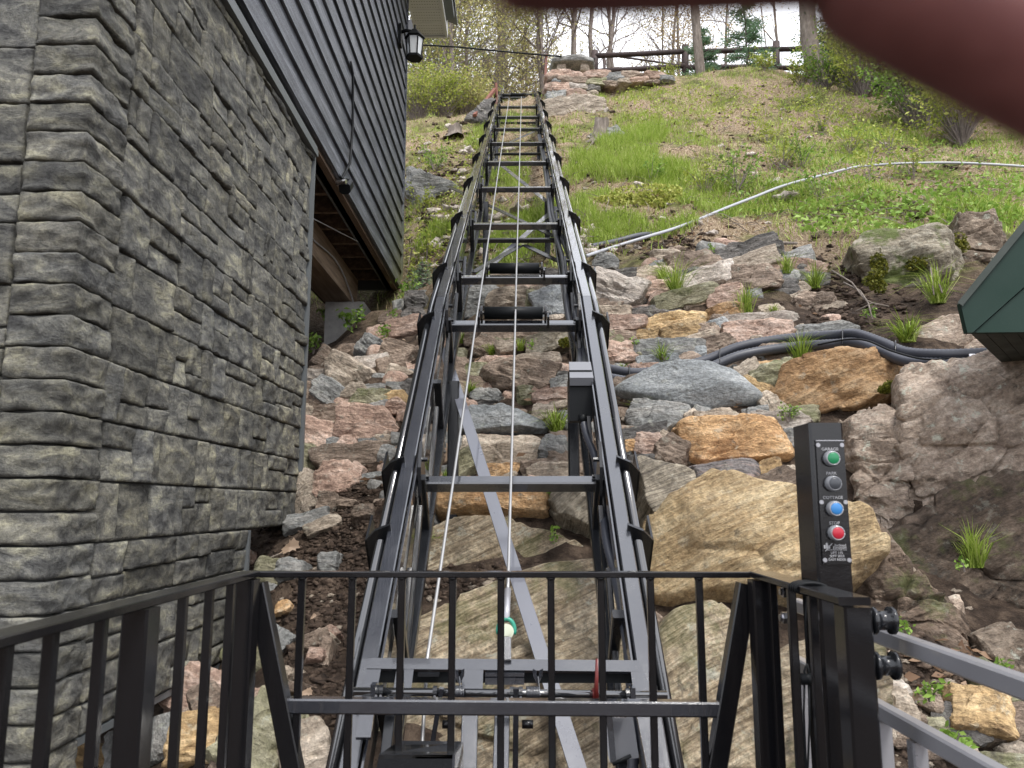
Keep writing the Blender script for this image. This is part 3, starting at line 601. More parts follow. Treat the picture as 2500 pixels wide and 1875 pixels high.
# electrical box and conduits on the right rail
jb = thing('junction_box', 'dark electrical junction box with a grey lid hanging inside the right rail', 'electrical box', tuple(WD(1418, 950, 4.2)))
def camb(U, V, d, wpx, hpx, dp, name, mt, par):
    c = WD(U, V, d); s = d / F; one('box', c + Vector((0, dp / 2, 0)), (wpx * s, dp, hpx * s)).build(name, mt, par)
camb(1418, 965, 3.72, 56, 125, .10, 'box_body', M['plastic'], jb)
c = WD(1420, 912, 3.70); s = 3.70 / F
one('prism', [c + Vector((-29 * s, 0, -.02)), c + Vector((29 * s, 0, -.02)), c + Vector((27 * s, .10, .075)), c + Vector((-27 * s, .10, .075))], (0, .02, -.035)).build('box_lid', M['greybox'], jb)
one('tube', [WD(1422, 1012, 3.68), WD(1424, 1034, 3.68)], .020, 10).build('conduit_fitting', M['plastic'], jb, True)
def conduit(name, pts, r, label, mt='conduit', ribs=.0, cat='conduit', par=None, n=0, seg=10):
    """smooth tube through points with ribs"""
    P = [Vector(p) for p in pts]; out = []
    for i in range(len(P) - 1):
        p0, p1, p2, p3 = P[max(i - 1, 0)], P[i], P[i + 1], P[min(i + 2, len(P) - 1)]
        m2 = n or max(4, int((p2 - p1).length / .012)) if ribs else 8
        for q in range(m2):
            t = q / m2; out.append(.5 * ((2 * p1) + (p2 - p0) * t + (2 * p0 - 5 * p1 + 4 * p2 - p3) * t * t + (3 * p1 - p0 - 3 * p2 + p3) * t ** 3))
    out.append(P[-1]); rr = [r * (1 + (ribs if i % 2 else 0)) for i in range(len(out))]
    o = one('tube', out, rr, seg).build(name, M[mt], par, True)
    if label: tag(o, label, cat)
    return o
conduit('flexible_conduit', [WD(1424, 1030, 3.68), WD(1432, 1065, 3.62), WD(1450, 1110, 3.5), WD(1458, 1150, 3.4), WD(1470, 1220, 3.3), WD(1478, 1310, 3.0), WD(1500, 1400, 2.85), WD(1530, 1560, 2.55), WD(1545, 1750, 2.3), WD(1545, 1900, 2.2)], .016, 'black ribbed flexible conduit running down from the junction box', 'conduit', .12, 'conduit')
for k, (du, lb) in enumerate([(0, 'grey conduit curling down inside the right rail, nearest the rail'), (-17, 'grey conduit curling down inside the right rail, further from the rail')]):
    conduit('track_conduit', [onT(1318 + du * .2, 330, -.2), onT(1334 + du * .3, 400, -.2), onT(1345 + du * .4, 480, -.2), onT(1352 + du * .5, 530, -.22), onT(1375 + du * .8, 590, -.2), onT(1392 + du, 640, -.2), onT(1398 + du, 720, -.22), onT(1408 + du, 790, -.22), onT(1424 + du * .6, 850, -.2), WD(1430 + du, 905, 3.8)], .019, lb, 'galv' if 0 else 'conduit')
# the pair of long conduits along the stone bank
def on_ground(pts, lift): return [hit(u, v_, lift) for u, v_ in pts]
up = [(1440, 890), (1500, 905), (1560, 912), (1640, 902), (1720, 882), (1800, 850), (1880, 834), (1960, 825), (2040, 820), (2090, 818), (2150, 838), (2210, 862), (2290, 868), (2380, 866), (2520, 858)]
def dsm(pts, off, lift): return [hit(u, v_ + off, lift + max(0, min(1, (u - 2080) / 120)) * .42) for u, v_ in pts]
up3 = dsm(up, -2, .16); lo3 = dsm([(u, v_) for u, v_ in up], 20, .14)
def smooth3(P):
    for _ in range(2): P = [P[0]] + [(P[i - 1] + P[i] * 2 + P[i + 1]) / 4 for i in range(1, len(P) - 1)] + [P[-1]]
    return P
# keep picture position: smooth only the distance
def smooth_d(P, it=4):
    d = [p.length for p in P]; u = [p.normalized() for p in P]
    for _ in range(it): d = [d[0]] + [(d[i - 1] + d[i] + d[i + 1]) / 3 for i in range(1, len(d) - 1)] + [d[-1]]
    return [a * b for a, b in zip(u, d)]
up3 = smooth_d(up3); lo3 = smooth_d(lo3)
conduit('long_conduit', up3, .033, 'upper of the two black ribbed conduits snaking across the stones to the right edge', 'conduit', .10, 'conduit', None, 0, 10)
conduit('long_conduit', lo3, .033, 'lower of the two black ribbed conduits snaking across the stones to the right edge', 'conduit', .10, 'conduit', None, 0, 10)
conduit('thin_cable', [p + Vector((0, -.04, -.0)) for p in smooth_d(on_ground([(1990, 845), (2060, 832), (2110, 835), (2170, 860), (2250, 880), (2340, 876), (2420, 874), (2520, 868)], .52))], .006, 'thin black cable tied along the long conduits', 'plastic')
for (u, v_, lb) in [(1537, 920, 'leftmost'), (1757, 880, 'second from the left'), (2058, 822, 'third from the left, beside the small bracket'), (2188, 860, 'fourth from the left, in the dip'), (2447, 868, 'rightmost')]:
    P = min(up3, key=lambda p: abs(project(p)[0] - u)); Q = min(lo3, key=lambda p: abs(project(p)[0] - u))
    i = min(range(len(up3)), key=lambda q: abs(project(up3[q])[0] - u)); r0 = ray(u, v_)
    a = up3[max(i - 1, 0)]; b = up3[min(i + 1, len(up3) - 1)]; t = (u - project(a)[0]) / (project(b)[0] - project(a)[0] + 1e-6); P = a.lerp(b, t)
    a = lo3[max(i - 1, 0)]; b = lo3[min(i + 1, len(lo3) - 1)]; t = (u - project(a)[0]) / (project(b)[0] - project(a)[0] + 1e-6); Q = a.lerp(b, t)
    c = (P + Q) / 2; up_ = (P - Q).normalized(); rr = (P - Q).length / 2; vw = (-c).normalized()
    vw = (vw - up_ * vw.dot(up_)).normalized()
    tag(one('tube', [c + up_ * ((rr + .037) * math.cos(t_)) + vw * (.039 * math.sin(t_)) for t_ in np.linspace(0, 6.283, 18)], .005, 5).build('cable_tie', M['black'], None, True), 'black tie around the two long conduits, ' + lb, 'cable tie')
for (u, v_, lb) in [(2018, 842, 'small shiny metal strap bracket under the conduits near their crest'), (2377, 882, 'small shiny metal strap bracket under the conduits near the green eave')]:
    P = hit(u, v_, .14 if u < 2100 else .56); o = thing('strap_bracket', lb, 'bracket', tuple(P)); s = P.length / F; Zd = Vector((0, .25, 1)).normalized(); Yd = Vector((0, -1, .25)).normalized()
    one('box', P, (.035, .006, .09), (X_, -Yd, Zd)).build('strap', M['bright'], o)
    m_ = MB(); m_.box(P - Zd * .062 + Vector((-.006, 0, 0)), (.038, .006, .05), (X_, -Yd, Zd)); m_.build('foot', M['bright'], o)
    one('tube', [P - Zd * .066 + Yd * .002, P - Zd * .066 + Yd * .012], .011, 6).build('bolt_head', M['galv'], o)
# white pipe up the slope
pp = [(1432, 625), (1470, 612), (1580, 578), (1640, 560), (1700, 538), (1780, 505), (1850, 478), (1900, 458), (1960, 440), (2020, 425), (2090, 408), (2170, 401), (2260, 398), (2340, 398), (2430, 402), (2520, 408)]
conduit('white_pipe', smooth_d(on_ground(pp, .13), 2), .017, 'pale grey plastic pipe curving up across the grassy slope', 'pvc', 0, 'pipe')
conduit('black_hose', smooth_d(on_ground([(1445, 602), (1500, 590), (1560, 575), (1600, 572)], .03)), .03, 'short piece of black hose lying above the lower end of the pale pipe', 'conduit', 0, 'hose')

# ================================================================ carriage
ZF = -1.25; YF = 1.9
xl = W(618, 1402, YF).x; xr = W(1840, 1407, YF).x; zr = (W(1200, 1402, YF).z)
car = thing('lift_carriage', 'glossy black steel lift carriage with a barred railing in front of the camera', 'lift carriage', (0, 1.2, ZF))
zt = zr
one('beam', (xl - .02, YF, zt), (xr + .02, YF, zt), .032, .014, (0, 0, 1), .002).build('top_rail', M['black'], car)
one('beam', (xl, YF - .018, zt + .002), (xl, .15, zt + .002), .045, .014, (0, 0, 1), .002).build('top_rail', M['black'], car)
yr1 = WX(2095, 1480, xr + .03).y
one('beam', (xr + .012, YF - .018, zt + .002), (xr + .012, yr1 - .03, zt + .002), .055, .014, (0, 0, 1), .002).build('top_rail', M['black'], car)
for u in (737, 860, 981, 1105, 1223, 1345, 1467, 1588, 1707):
    x = W(u, 1450, YF).x
    bl_ = one('beam', (x, YF, zt - .007), (x, YF, ZF + .06), .0165, .0165, (0, 1, 0), .002).build('baluster', M['black'], car)
    m_ = MB(); m_.tube([(x, YF, zt - .006), (x, YF, zt - .014)], [.0125, .009], 8); m_.build('weld_bead', M['black'], bl_, True)
for u in (-60, 20, 130, 250, 445, 509, 560):
    y = WX(u, 1500, xl).y
    one('beam', (xl, y, zt - .008), (xl, y, ZF + .06), .0165, .0165, (0, 1, 0), .002).build('baluster', M['black'], car)
y = WX(345, 1500, xl).y; one('beam', (xl, y, zt - .008), (xl, y, ZF), .045, .05, (0, 1, 0), .004).build('post', M['black'], car)
one('beam', (xl + .004, YF - .045, zt - .008), (xl + .004, YF - .045, ZF), .042, .05, (0, 1, 0), .004).build('post', M['black'], car)
one('beam', (xr + .0, YF - .045, zt - .008), (xr + .0, YF - .045, ZF), .045, .05, (0, 1, 0), .004).build('post', M['black'], car)
for u in (1889, 1934, 1985):
    y = WX(u, 1500, xr + .012).y
    one('beam', (xr + .012, y, zt - .008), (xr + .012, y, ZF + .06), .0165, .0165, (0, 1, 0), .002).build('baluster', M['black'], car)
one('beam', (xr + .02, yr1, zt - .009), (xr + .02, yr1, ZF), .048, .05, (0, 1, 0), .004).build('post', M['black'], car)
m_ = MB(); m_.tube([(xr + .012, WX(1885, 1500, xr + .012).y - .012, zt - .07), (xr + .016, WX(1885, 1500, xr + .012).y - .02, zt - .14)], .006, 6)
# A-frame legs and crossbar
YA = YF + .005
def leg(u0, v0, u1, v1):
    a, b = W(u0, v0, YA), W(u1, v1, YA); b = a + (b - a) * 1.5
    one('beam', a, b, .042, .040, (0, 1, 0), .003).build('brace_leg', M['black'], car)
leg(628, 1425, 716, 1875); leg(1822, 1425, 1748, 1875)
a, b = W(696, 1721, YA), W(1764, 1730, YA)
one('beam', a, b, .034, .034, (0, 0, 1), .004).build('crossbar', M['track2'], car)
# black gate loop cord
P = WX(1975, 1436, xr + .012)
m_ = MB(); yy = WX(1965, 1435, xr + .012).y
for k in range(4):
    y = yy - .012 * k
    m_.tube([(xr + .012 + .031 * math.cos(t_), y, zt + .002 + .011 * math.sin(t_)) for t_ in np.linspace(0, 6.283, 14)], .0035, 6)
cord = m_.build('lanyard', M['plastic'], None, True); tag(cord, 'black cord looped round the right top rail with a toggle hanging down', 'cord')
yb = WX(1940, 1600, xr - .012).y
m_ = MB(); P0 = W(1968, 1450, 1.60); m_.tube([P0, W(1966, 1520, 1.6), W(1970, 1620, 1.6)], .0022, 5); m_.tube([W(1964, 1655, 1.6), W(1962, 1740, 1.6), W(1968, 1875, 1.6), W(1968, 1990, 1.6)], .0022, 5); m_.tube([W(1974, 1655, 1.6), W(1976, 1760, 1.6), W(1972, 1875, 1.6), W(1970, 1990, 1.6)], .0022, 5)
for t_ in (0, 1): m_.tube([W(1970, 1620, 1.6), W(1963 + 12 * t_, 1640, 1.6), W(1968, 1655, 1.6)], .0022, 5)
m_.build('hanging_cord', M['plastic'], cord, True)
m_ = MB(); c = W(1969, 1658, 1.6); m_.tube([c - Vector((.011, 0, 0)), c + Vector((.011, 0, 0))], .011, 10); m_.build('toggle', M['plastic'], cord, True)
# bolts at the right rail
for v_ in (1445, 1508):
    m_ = MB(); c = WX(1903, v_, xr + .0); m_.tube([c, c + Vector((.022, 0, 0))], .008, 6); m_.tube([c + Vector((.006, 0, 0)), c + Vector((.018, 0, 0))], .013, 6); m_.tube([c + Vector((.02, 0, 0)), c + Vector((.023, 0, 0))], .017, 12)
    m_.build('bolt', M['bright'], car)
# platform (under the camera) and frame
one('box', ((xl + xr) / 2, .55, ZF - .02), (xr - xl + .05, 2.3, .04)).build('floor', M['track'], car) if 0 else one('box', ((xl + xr) / 2, .35, ZF - .02), (xr - xl + .05, 1.5, .04)).build('floor', M['track'], car)
for sg, x in ((-1, xl), (1, xr)): one('beam', (x, YF + .02, ZF), (x, -.4, ZF), .05, .1, (0, 0, 1)).build('floor_beam', M['black'], car)
one('beam', (xl, YF, ZF), (xr, YF, ZF), .05, .1, (0, 0, 1)).build('floor_beam', M['black'], car)
# ---------------------------------------------------------------- brake frame
br = thing('brake_frame', 'black plate frame with spring-loaded brake shaft and red lever just beyond the railing', 'brake frame', tuple(onT(1230, 1700, .03)))
def q(u, v_, n=.045): return onT(u, v_, n)
def plate(name, pts, n=.045, th=.012, mt='track2'): one('prism', [q(u, v_, n) for u, v_ in pts], NL * -th).build(name, M[mt], br)
plate('top_plate', [(905, 1606), (1560, 1612), (1572, 1640), (895, 1632)])
plate('side_plate', [(893, 1634), (930, 1634), (918, 1700), (905, 1800), (868, 1800)])
plate('divider_plate', [(968, 1634), (1010, 1634), (1000, 1715), (955, 1715)])
plate('divider_plate', [(1130, 1634), (1180, 1634), (1178, 1690), (1125, 1690)])
plate('side_plate', [(1540, 1640), (1573, 1640), (1600, 1720), (1625, 1875), (1580, 1875), (1552, 1730)])
def vplate(u0, v0, u1, v1, y, name, mt='plastic', th=.03):
    a, b = W(u0, v0, y), W(u1, v1, y); one('box', ((a.x + b.x) / 2, y + th / 2, (a.z + b.z) / 2), (abs(b.x - a.x), th, abs(a.z - b.z))).build(name, M[mt], br)
ys_ = q(1230, 1650).y
vplate(918, 1632, 1545, 1668, ys_ + .03, 'back_plate')
vplate(1020, 1644, 1072, 1652, ys_ + .0, 'guide_block', 'track', .02)
vplate(1184, 1644, 1280, 1652, ys_ - .0, 'guide_block', 'track2', .02)
vplate(1184, 1656, 1280, 1672, ys_ - .01, 'guide_block', 'track2', .02)
Pa = W(862, 1688, ys_ - .045); Pb = W(1628, 1697, ys_ - .045)
one('tube', [Pa, Pb], .0115, 14).build('brake_shaft', M['tube'], br, True)
def shp(u): return Pa.lerp(Pb, (u - 862) / (1628 - 862))
for u in (921, 932, 1063, 1250, 1272, 1532):
    one('tube', [shp(u - 5), shp(u + 5)], .018, 14).build('collar', M['track'], br)
    one('tube', [shp(u) + Vector((0, -.016, -.008)), shp(u) + Vector((0, -.0195, -.0085))], .004, 6).build('set_screw', M['galv'], br)
for u in (913, 1544):
    one('box', shp(u), (.014, .036, .044)).build('pillow_block', M['track2'], br)
for u0, u1 in ((1103, 1135), (1286, 1318)):
    P = []; n = 9 * 12
    for i in range(n + 1):
        a_ = i / 12 * 2 * math.pi; P.append(shp(u0 + (u1 - u0) * i / n) + Vector((0, math.cos(a_), math.sin(a_))) * .019)
    one('tube', P, .0021, 5).build('coil_spring', M['track2'], br, True)
P = shp(1454); d_ = (W(1458, 1607, ys_ - .05) - P)
m_ = MB(); m_.tube([P + Vector((0, -.014, -.012)), P + d_ * .35 + Vector((0, -.012, 0)), P + d_ + Vector((0, -.01, 0))], [.009, .0055, .0055], 8); m_.tube([P - Vector((.008, 0, 0)), P + Vector((.008, 0, 0))], .0175, 12)
m_.build('release_lever', M['red'], br, True)
for u in (1122, 1313):
    m_ = MB(); c = W(u, 1648, ys_ - .02)
    for sg in (-1, 1): m_.prism([c + Vector((0, 0, -.028)), c + Vector((sg * .014, -.01, .0)), c + Vector((sg * .015, -.012, .02)), c + Vector((sg * .004, 0, .012))], (0, .004, 0))
    m_.tube([c + Vector((0, -.01, -.002)), shp(u + 6) + Vector((0, -.02, 0))], .0018, 5)
    m_.build('spring_catch', M['track2'], br)
# hanging arms and bars below the shaft
def bar(u0, v0, u1, v1, y0, y1, w_, name, mt, h=.012):
    one('beam', W(u0, v0, y0), W(u1, v1, y1), w_, h, (0, 1, .3), .002).build(name, M[mt], br)
bar(1078, 1680, 1056, 1815, ys_ - .06, ys_ - .02, .014, 'pawl_arm', 'track2'); bar(1260, 1680, 1258, 1900, ys_ - .06, ys_ - .0, .016, 'pawl_arm', 'track2')
bar(1150, 1650, 1143, 1900, ys_ + .03, ys_ - .15, .046, 'centre_bar', 'track2'); bar(1227, 1705, 1222, 1900, ys_ + .03, ys_ - .15, .044, 'centre_bar', 'track2')
bar(1236, 1560, 1236, 1615, ys_ + .08, ys_ + .04, .03, 'tow_bar', 'track2', .03)
bar(958, 1700, 935, 1900, ys_ + .03, ys_ - .15, .03, 'centre_bar', 'track'); bar(990, 1700, 975, 1820, ys_ + .04, ys_ - .1, .012, 'centre_bar', 'track2')
for u, v_ in ((1094, 1768), (1288, 1768)):
    c = W(u, v_, ys_ - .02); one('tube', [c - Vector((.016, 0, 0)), c + Vector((.016, 0, 0))], .012, 10).build('stop_pin', M['black'], br, True)
# motor cover at the bottom
mc = thing('drum_cover', 'low black drum cover with a glassy reflecting top left of the centre bars', 'cover', tuple(W(1030, 1860, 1.85)))
m_ = MB(); yq = 1.86
pts = [W(925, 1843, yq), W(1105, 1843, yq), W(1100, 1960, yq), W(905, 1960, yq)]
m_.prism(pts, (0, .012, 0)); m_.build('front_panel', M['track'], mc)
one('prism', [W(925, 1843, yq), W(1105, 1843, yq), W(1125, 1810, 1.98), W(975, 1808, 1.98)], (0, .0, -.008)).build('top_panel', mat('cover_gloss', (.012, .012, .012), .04), mc)
one('prism', [W(1105, 1843, yq), W(1125, 1812, 1.98), W(1128, 1960, 1.98), W(1100, 1960, yq)], (.006, 0, 0)).build('side_panel', M['track2'], mc)
cb = thing('controller_box', 'grey control enclosure low inside the right rail below the crossbar', 'electrical box', tuple(W(1520, 1800, 2.1)))
one('prism', [W(1495, 1748, 2.12), W(1545, 1748, 2.12), W(1560, 1850, 2.12), W(1500, 1858, 2.12)], (0, .05, 0)).build('box_body', M['greybox'], cb)
one('prism', [W(1480, 1748, 2.1), W(1495, 1748, 2.1), W(1505, 1862, 2.1), W(1490, 1862, 2.1)], (0, .05, 0)).build('box_edge', M['track2'], cb)
one('box', W(1514, 1748, 2.1), (.03, .02, .005)).build('latch', M['bright'], cb)
one('tube', [W(1496, 1866, 2.1), W(1540, 1845, 2.11)], .005, 8).build('box_foot', M['plastic'], cb, True)

# ---------------------------------------------------------------- control post
cpY = 1.62; a = W(1975, 1032, cpY); b = W(2058, 1032, cpY); zc = a.z; wpost = b.x - a.x
cp = thing('control_post', 'black steel control post with four coloured push buttons labelled GARAGE, PARK, COTTAGE and STOP', 'control post', ((a.x + b.x) / 2, cpY + .04, ZF))
xc = (a.x + b.x) / 2
tilt = .0
one('beam', (xc, cpY + .05, ZF - .1), (xc, cpY + .05, zc), wpost, .10, (0, -1, 0), .005).build('post_body', M['black'], cp)
def cpt(U, V, dy=0.0): return W(U, V, cpY - .0005 - dy)
def ofs(V): return 0
pl = [(1993, 1076), (2046, 1076), (2066, 1377), (2003, 1377)]
PX = lambda u, v_: cpt(u, v_)
zs = lambda v_: cpt(2020, v_).z
px0 = xc - .030
one('box', (xc + .004, cpY - .002, (zs(1076) + zs(1377)) / 2), (.058, .004, zs(1076) - zs(1377))).build('face_plate', M['black'], cp)
one('box', (xc + .004, cpY - .0045, zs(1076)), (.058, .002, .002)).build('plate_edge', M['galv'], cp)
bm_ = {}
for nm, colr in (('green', (.008, .17, .065)), ('grey', (.04, .044, .052)), ('blue', (.03, .17, .42)), ('red', (.36, .012, .028))): bm_[nm] = mat('button_' + nm, colr, .3)
glass = mat('button_rim', (.30, .31, .33), .15); glass.node_tree.nodes['Principled BSDF'].inputs['Transmission Weight'].default_value = .4
for nm, v_ in (('green', 1120), ('grey', 1181), ('blue', 1242), ('red', 1301)):
    c = Vector((xc + .003, cpY - .004, zs(v_)))
    m_ = MB(); m_.tube([c, c + Vector((0, -.006, 0)), c + Vector((0, -.012, 0)), c + Vector((0, -.014, 0))], [.0165, .0165, .0155, .014], 28); bz_ = m_.build('button_bezel', glass, cp, True)
    m_ = MB(); m_.tube([c + Vector((0, -.0135, 0)), c + Vector((0, -.0165, 0)), c + Vector((0, -.0175, 0))], [.0122, .0118, .010], 24); m_.build('push_button', bm_[nm], bz_, True)['label'] = nm + ' push button'
    m_ = MB(); m_.tube([c + Vector((.0130 * math.cos(t_), -.0155, .0130 * math.sin(t_))) for t_ in np.linspace(0, 6.283, 28)], .0013, 6); m_.build('button_ring', M['greybox'] if nm == 'grey' else M['galv'], bz_, True)
for du, v_ in ((-.021, 1087), (.028, 1087), (-.021, 1226), (.028, 1226), (-.021, 1367), (.028, 1367)):
    c = Vector((xc + du, cpY - .004, zs(v_))); one('tube', [c, c + Vector((0, -.002, 0))], .0045, 10).build('screw', M['galv'], cp)
def text(s, x, z, size, par, yy=cpY - .0045, w_=1.0, bold=0.0):
    cu = bpy.data.curves.new('lettering', 'FONT'); cu.body = s; cu.size = size; cu.align_x = 'CENTER'; cu.extrude = .0003; cu.offset = bold
    o = bpy.data.objects.new('tmp', cu); COL.objects.link(o); dg = bpy.context.evaluated_depsgraph_get(); dg.update()
    me = bpy.data.meshes.new_from_object(o.evaluated_get(dg)); bpy.data.objects.remove(o)
    for v in me.vertices: v.co = (v.co.x * w_, -v.co.z, v.co.y)
    o = bpy.data.objects.new('lettering', me); COL.objects.link(o); me.materials.clear(); me.materials.append(M['white'])
    o.parent = par; o.location = Vector((x, yy, z)) - wloc(par); return o
for s_, v_, sz in (('GARAGE', 1100, .0085), ('PARK', 1159, .0085), ('COTTAGE', 1218, .0085), ('STOP', 1280, .0085)): text(s_, xc + .003, zs(v_), sz, cp, w_=1.05, bold=.00004)
text('Inclined', xc + .012, zs(1334), .0075, cp, bold=.00005); text('Elevation', xc + .0105, zs(1339.5), .0075, cp, bold=.00005); text('BRACEBRIDGE ON', xc + .004, zs(1343.5), .0032, cp, w_=1.5)
text('LIFT 115', xc + .004, zs(1352), .0068, cp, bold=.00003); text('SEPT 2023', xc + .004, zs(1360), .0068, cp, bold=.00003); text('EASY RIDER', xc + .004, zs(1368.5), .0068, cp, bold=.00003)
m_ = MB()
for i_, (dx, hh) in enumerate(((-.020, .007), (-.0155, .011), (-.011, .006))): m_.box((xc + dx, cpY - .0047, zs(1339) + hh / 2), (.0035, .0006, hh))
m_.beam((xc - .019, cpY - .0047, zs(1345)), (xc - .004, cpY - .0047, zs(1326)), .0012, .0006, (0, 1, 0), .0001)
m_.build('logo', M['white'], cp)
# ---------------------------------------------------------------- sliding gate
GX_ = .685
z1 = WX(2125, 1560, GX_).z; z2 = WX(2125, 1705, GX_).z
gate = thing('sliding_gate', 'bare grey steel sliding gate of square tubes leaving the frame at lower right', 'gate', (GX_, .9, ZF))
z1 = -.245; z2 = -.385
y0g = WX(1944, 1500, GX_).y
one('beam', (GX_, .1, z1), (GX_, y0g, z1), .026, .031, (0, 0, 1), .004).build('gate_rail', M['galv'], gate)
one('beam', (GX_, .1, z2), (GX_, y0g + .02, z2), .026, .031, (0, 0, 1), .004).build('gate_rail', M['galv'], gate)
one('beam', (GX_, .1, -1.15), (GX_, y0g + .02, -1.15), .026, .031, (0, 0, 1), .004).build('gate_rail', M['galv'], gate)
for u in (1960, 2047, 2150, 2230):
    y = WX(u, 1700, GX_).y
    one('beam', (GX_, y, z2 - .018), (GX_, y, -1.13), .026, .026 if u != 1960 else .036, (0, 1, 0), .003).build('gate_bar', M['galv'], gate)
for y in np.arange(.15, .95, .13): one('beam', (GX_, y, z2 - .018), (GX_, y, -1.13), .02, .02, (0, 1, 0), .003).build('gate_bar', M['galv'], gate)
for v_, u in ((1512, 2150), (1618, 2150)):
    P = WX(2118, v_, xr + .05); m_ = MB(); y = yr1 + .0
    c = Vector((xr + .05, yr1 - .0, P.z)); X1 = Vector((1, 0, 0))
    m_.tube([c, c + X1 * .006, c + X1 * .0061, c + X1 * .032, c + X1 * .0321, c + X1 * .038], [.0235, .0235, .0165, .0165, .0235, .0235], 24)
    tag(m_.build('gate_roller', M['track'], car, True))
# ================================================================ house
HX = -1.45; HY0 = WX(150, 930, HX).y; HY1 = WX(736, 900, HX).y; HY2 = WX(978, 500, HX).y
ZB = -.75; ZT = 2.40; ZS = 2.56
house = thing('stone_house', 'dark house wall at left, faced with grey-olive split stone below black lap siding', 'house', (HX - 1, HY0, ZB))
m = mat('veneer_stone', (.2, .2, .18), .85, spec=.3); g = G(m); v = g.coord((1, 1, 1), False); v2 = g.coord((1.0, 1.0, 2.2), True)
n1 = g.noise(v2, 7, 7, .68, .4); n2 = g.noise(v, 55, 7, .78); n3 = g.noise(v, 2.3, 5, .6)
c = g.ramp(n1, [(.34, (.042, .042, .042)), (.44, (.10, .10, .095)), (.54, (.175, .172, .15)), (.66, (.32, .31, .235))])
c = g.mix(g.ramp(n3, [(.42, (0, 0, 0)), (.62, g3(.55))]), c, (.070, .072, .072))
c = g.mix(.75, c, g.ramp(n2, [(.36, g3(.28)), (.5, g3(.5)), (.64, g3(.74))]), 'OVERLAY')
oi = g.n('ObjectInfo'); hv = g.n('HueSaturation'); mr = g.n('MapRange'); mr.inputs[3].default_value = .75; mr.inputs[4].default_value = 1.3
g.l(oi.outputs['Random'], mr.inputs[0]); g.l(mr.outputs[0], hv.inputs['Value']); r2_ = g.n('Math', operation='FRACT'); r3_ = g.n('Math', operation='MULTIPLY'); r3_.inputs[1].default_value = 7.31; g.l(oi.outputs['Random'], r3_.inputs[0]); g.l(r3_.outputs[0], r2_.inputs[0])
c = g.mix(g.ramp(r2_.outputs[0], [(0, g3(0)), (1, g3(.35))]), c, g.mix(1, c, (1.16, 1.06, .80), 'MULTIPLY'))
g.l(c, hv.inputs['Color']); g.col(hv.outputs[0])
g.nor(g.bump(n1, .9, .02, g.bump(n2, 1.0, .012))); M['veneer'] = m
m = mat('dark_grout', (.045, .045, .042), .95); M['grout'] = m  # even dark tone of the wall backing seen in the joints
m = mat('lap_siding', (.04, .043, .05), .5, spec=.4); g = G(m); v = g.coord((14, .8, 14), True); v2 = g.coord((1, 1, 1), False)
n1 = g.noise(v, 2.5, 7, .7, .3); n2 = g.noise(v2, 140, 3, .7); n3 = g.noise(v2, 1.6, 5, .65)
c = g.ramp(n1, [(.38, (.038, .042, .052)), (.52, (.075, .082, .098)), (.66, (.19, .20, .225))])
tc = g.n('TexCoord'); sx = g.n('SeparateXYZ'); g.l(tc.outputs['Object'], sx.inputs[0])
dl = g.n('MapRange'); dl.inputs[1].default_value = HY2 - 1.3; dl.inputs[2].default_value = HY2 - .1; g.l(sx.outputs['Y'], dl.inputs[0])
dz = g.n('MapRange'); dz.inputs[1].default_value = ZS + 1.3 - ZB; dz.inputs[2].default_value = ZS + .15 - ZB; g.l(sx.outputs['Z'], dz.inputs[0])
al = g.mix(1, dl.outputs[0], dz.outputs[0], 'MULTIPLY')
c = g.mix(g.mix(1, al, g.ramp(n3, [(.35, g3(.25)), (.6, g3(.9))]), 'MULTIPLY'), c, (.12, .125, .05)); M_al = al
g.col(c); g.rough(g.ramp(n2, [(.4, g3(.32)), (.6, g3(.6))])); g.nor(g.bump(n1, .35, .006, g.bump(n2, .5, .0015))); M['siding'] = m
# (algae coordinates are relative to the house empty because every part keeps its origin there)
dl.inputs[1].default_value -= HY0; dl.inputs[2].default_value -= HY0
M['trim'] = m_paint('dark_trim', (.10, .11, .115), .4, .55)
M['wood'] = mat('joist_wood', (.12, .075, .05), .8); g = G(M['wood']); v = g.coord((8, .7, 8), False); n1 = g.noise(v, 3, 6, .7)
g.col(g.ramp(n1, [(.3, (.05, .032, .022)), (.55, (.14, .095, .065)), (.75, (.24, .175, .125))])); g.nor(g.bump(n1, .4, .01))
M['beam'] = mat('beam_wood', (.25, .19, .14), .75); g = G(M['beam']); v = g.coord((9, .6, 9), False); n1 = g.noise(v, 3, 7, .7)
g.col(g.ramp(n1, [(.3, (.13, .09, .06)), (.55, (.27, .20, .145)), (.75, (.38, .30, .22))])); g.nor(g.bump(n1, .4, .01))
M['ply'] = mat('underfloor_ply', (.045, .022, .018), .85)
M['concrete'] = mat('concrete_pier', (.3, .3, .29), .9); g = G(M['concrete']); v = g.coord((1, 1, 1), False); n1 = g.noise(v, 4, 7, .7); n2 = g.noise(v, 60, 4)
g.col(g.ramp(n1, [(.3, (.20, .20, .20)), (.7, (.40, .39, .37))])); g.nor(g.bump(n2, .4, .004, g.bump(n1, .3, .02)))
M['soffit'] = mat('white_soffit', (.66, .66, .70), .5)
M['cladwhite'] = mat('fascia_white', (.70, .70, .71), .45)
M['hole'] = mat('soffit_hole', (.12, .12, .12), .9)

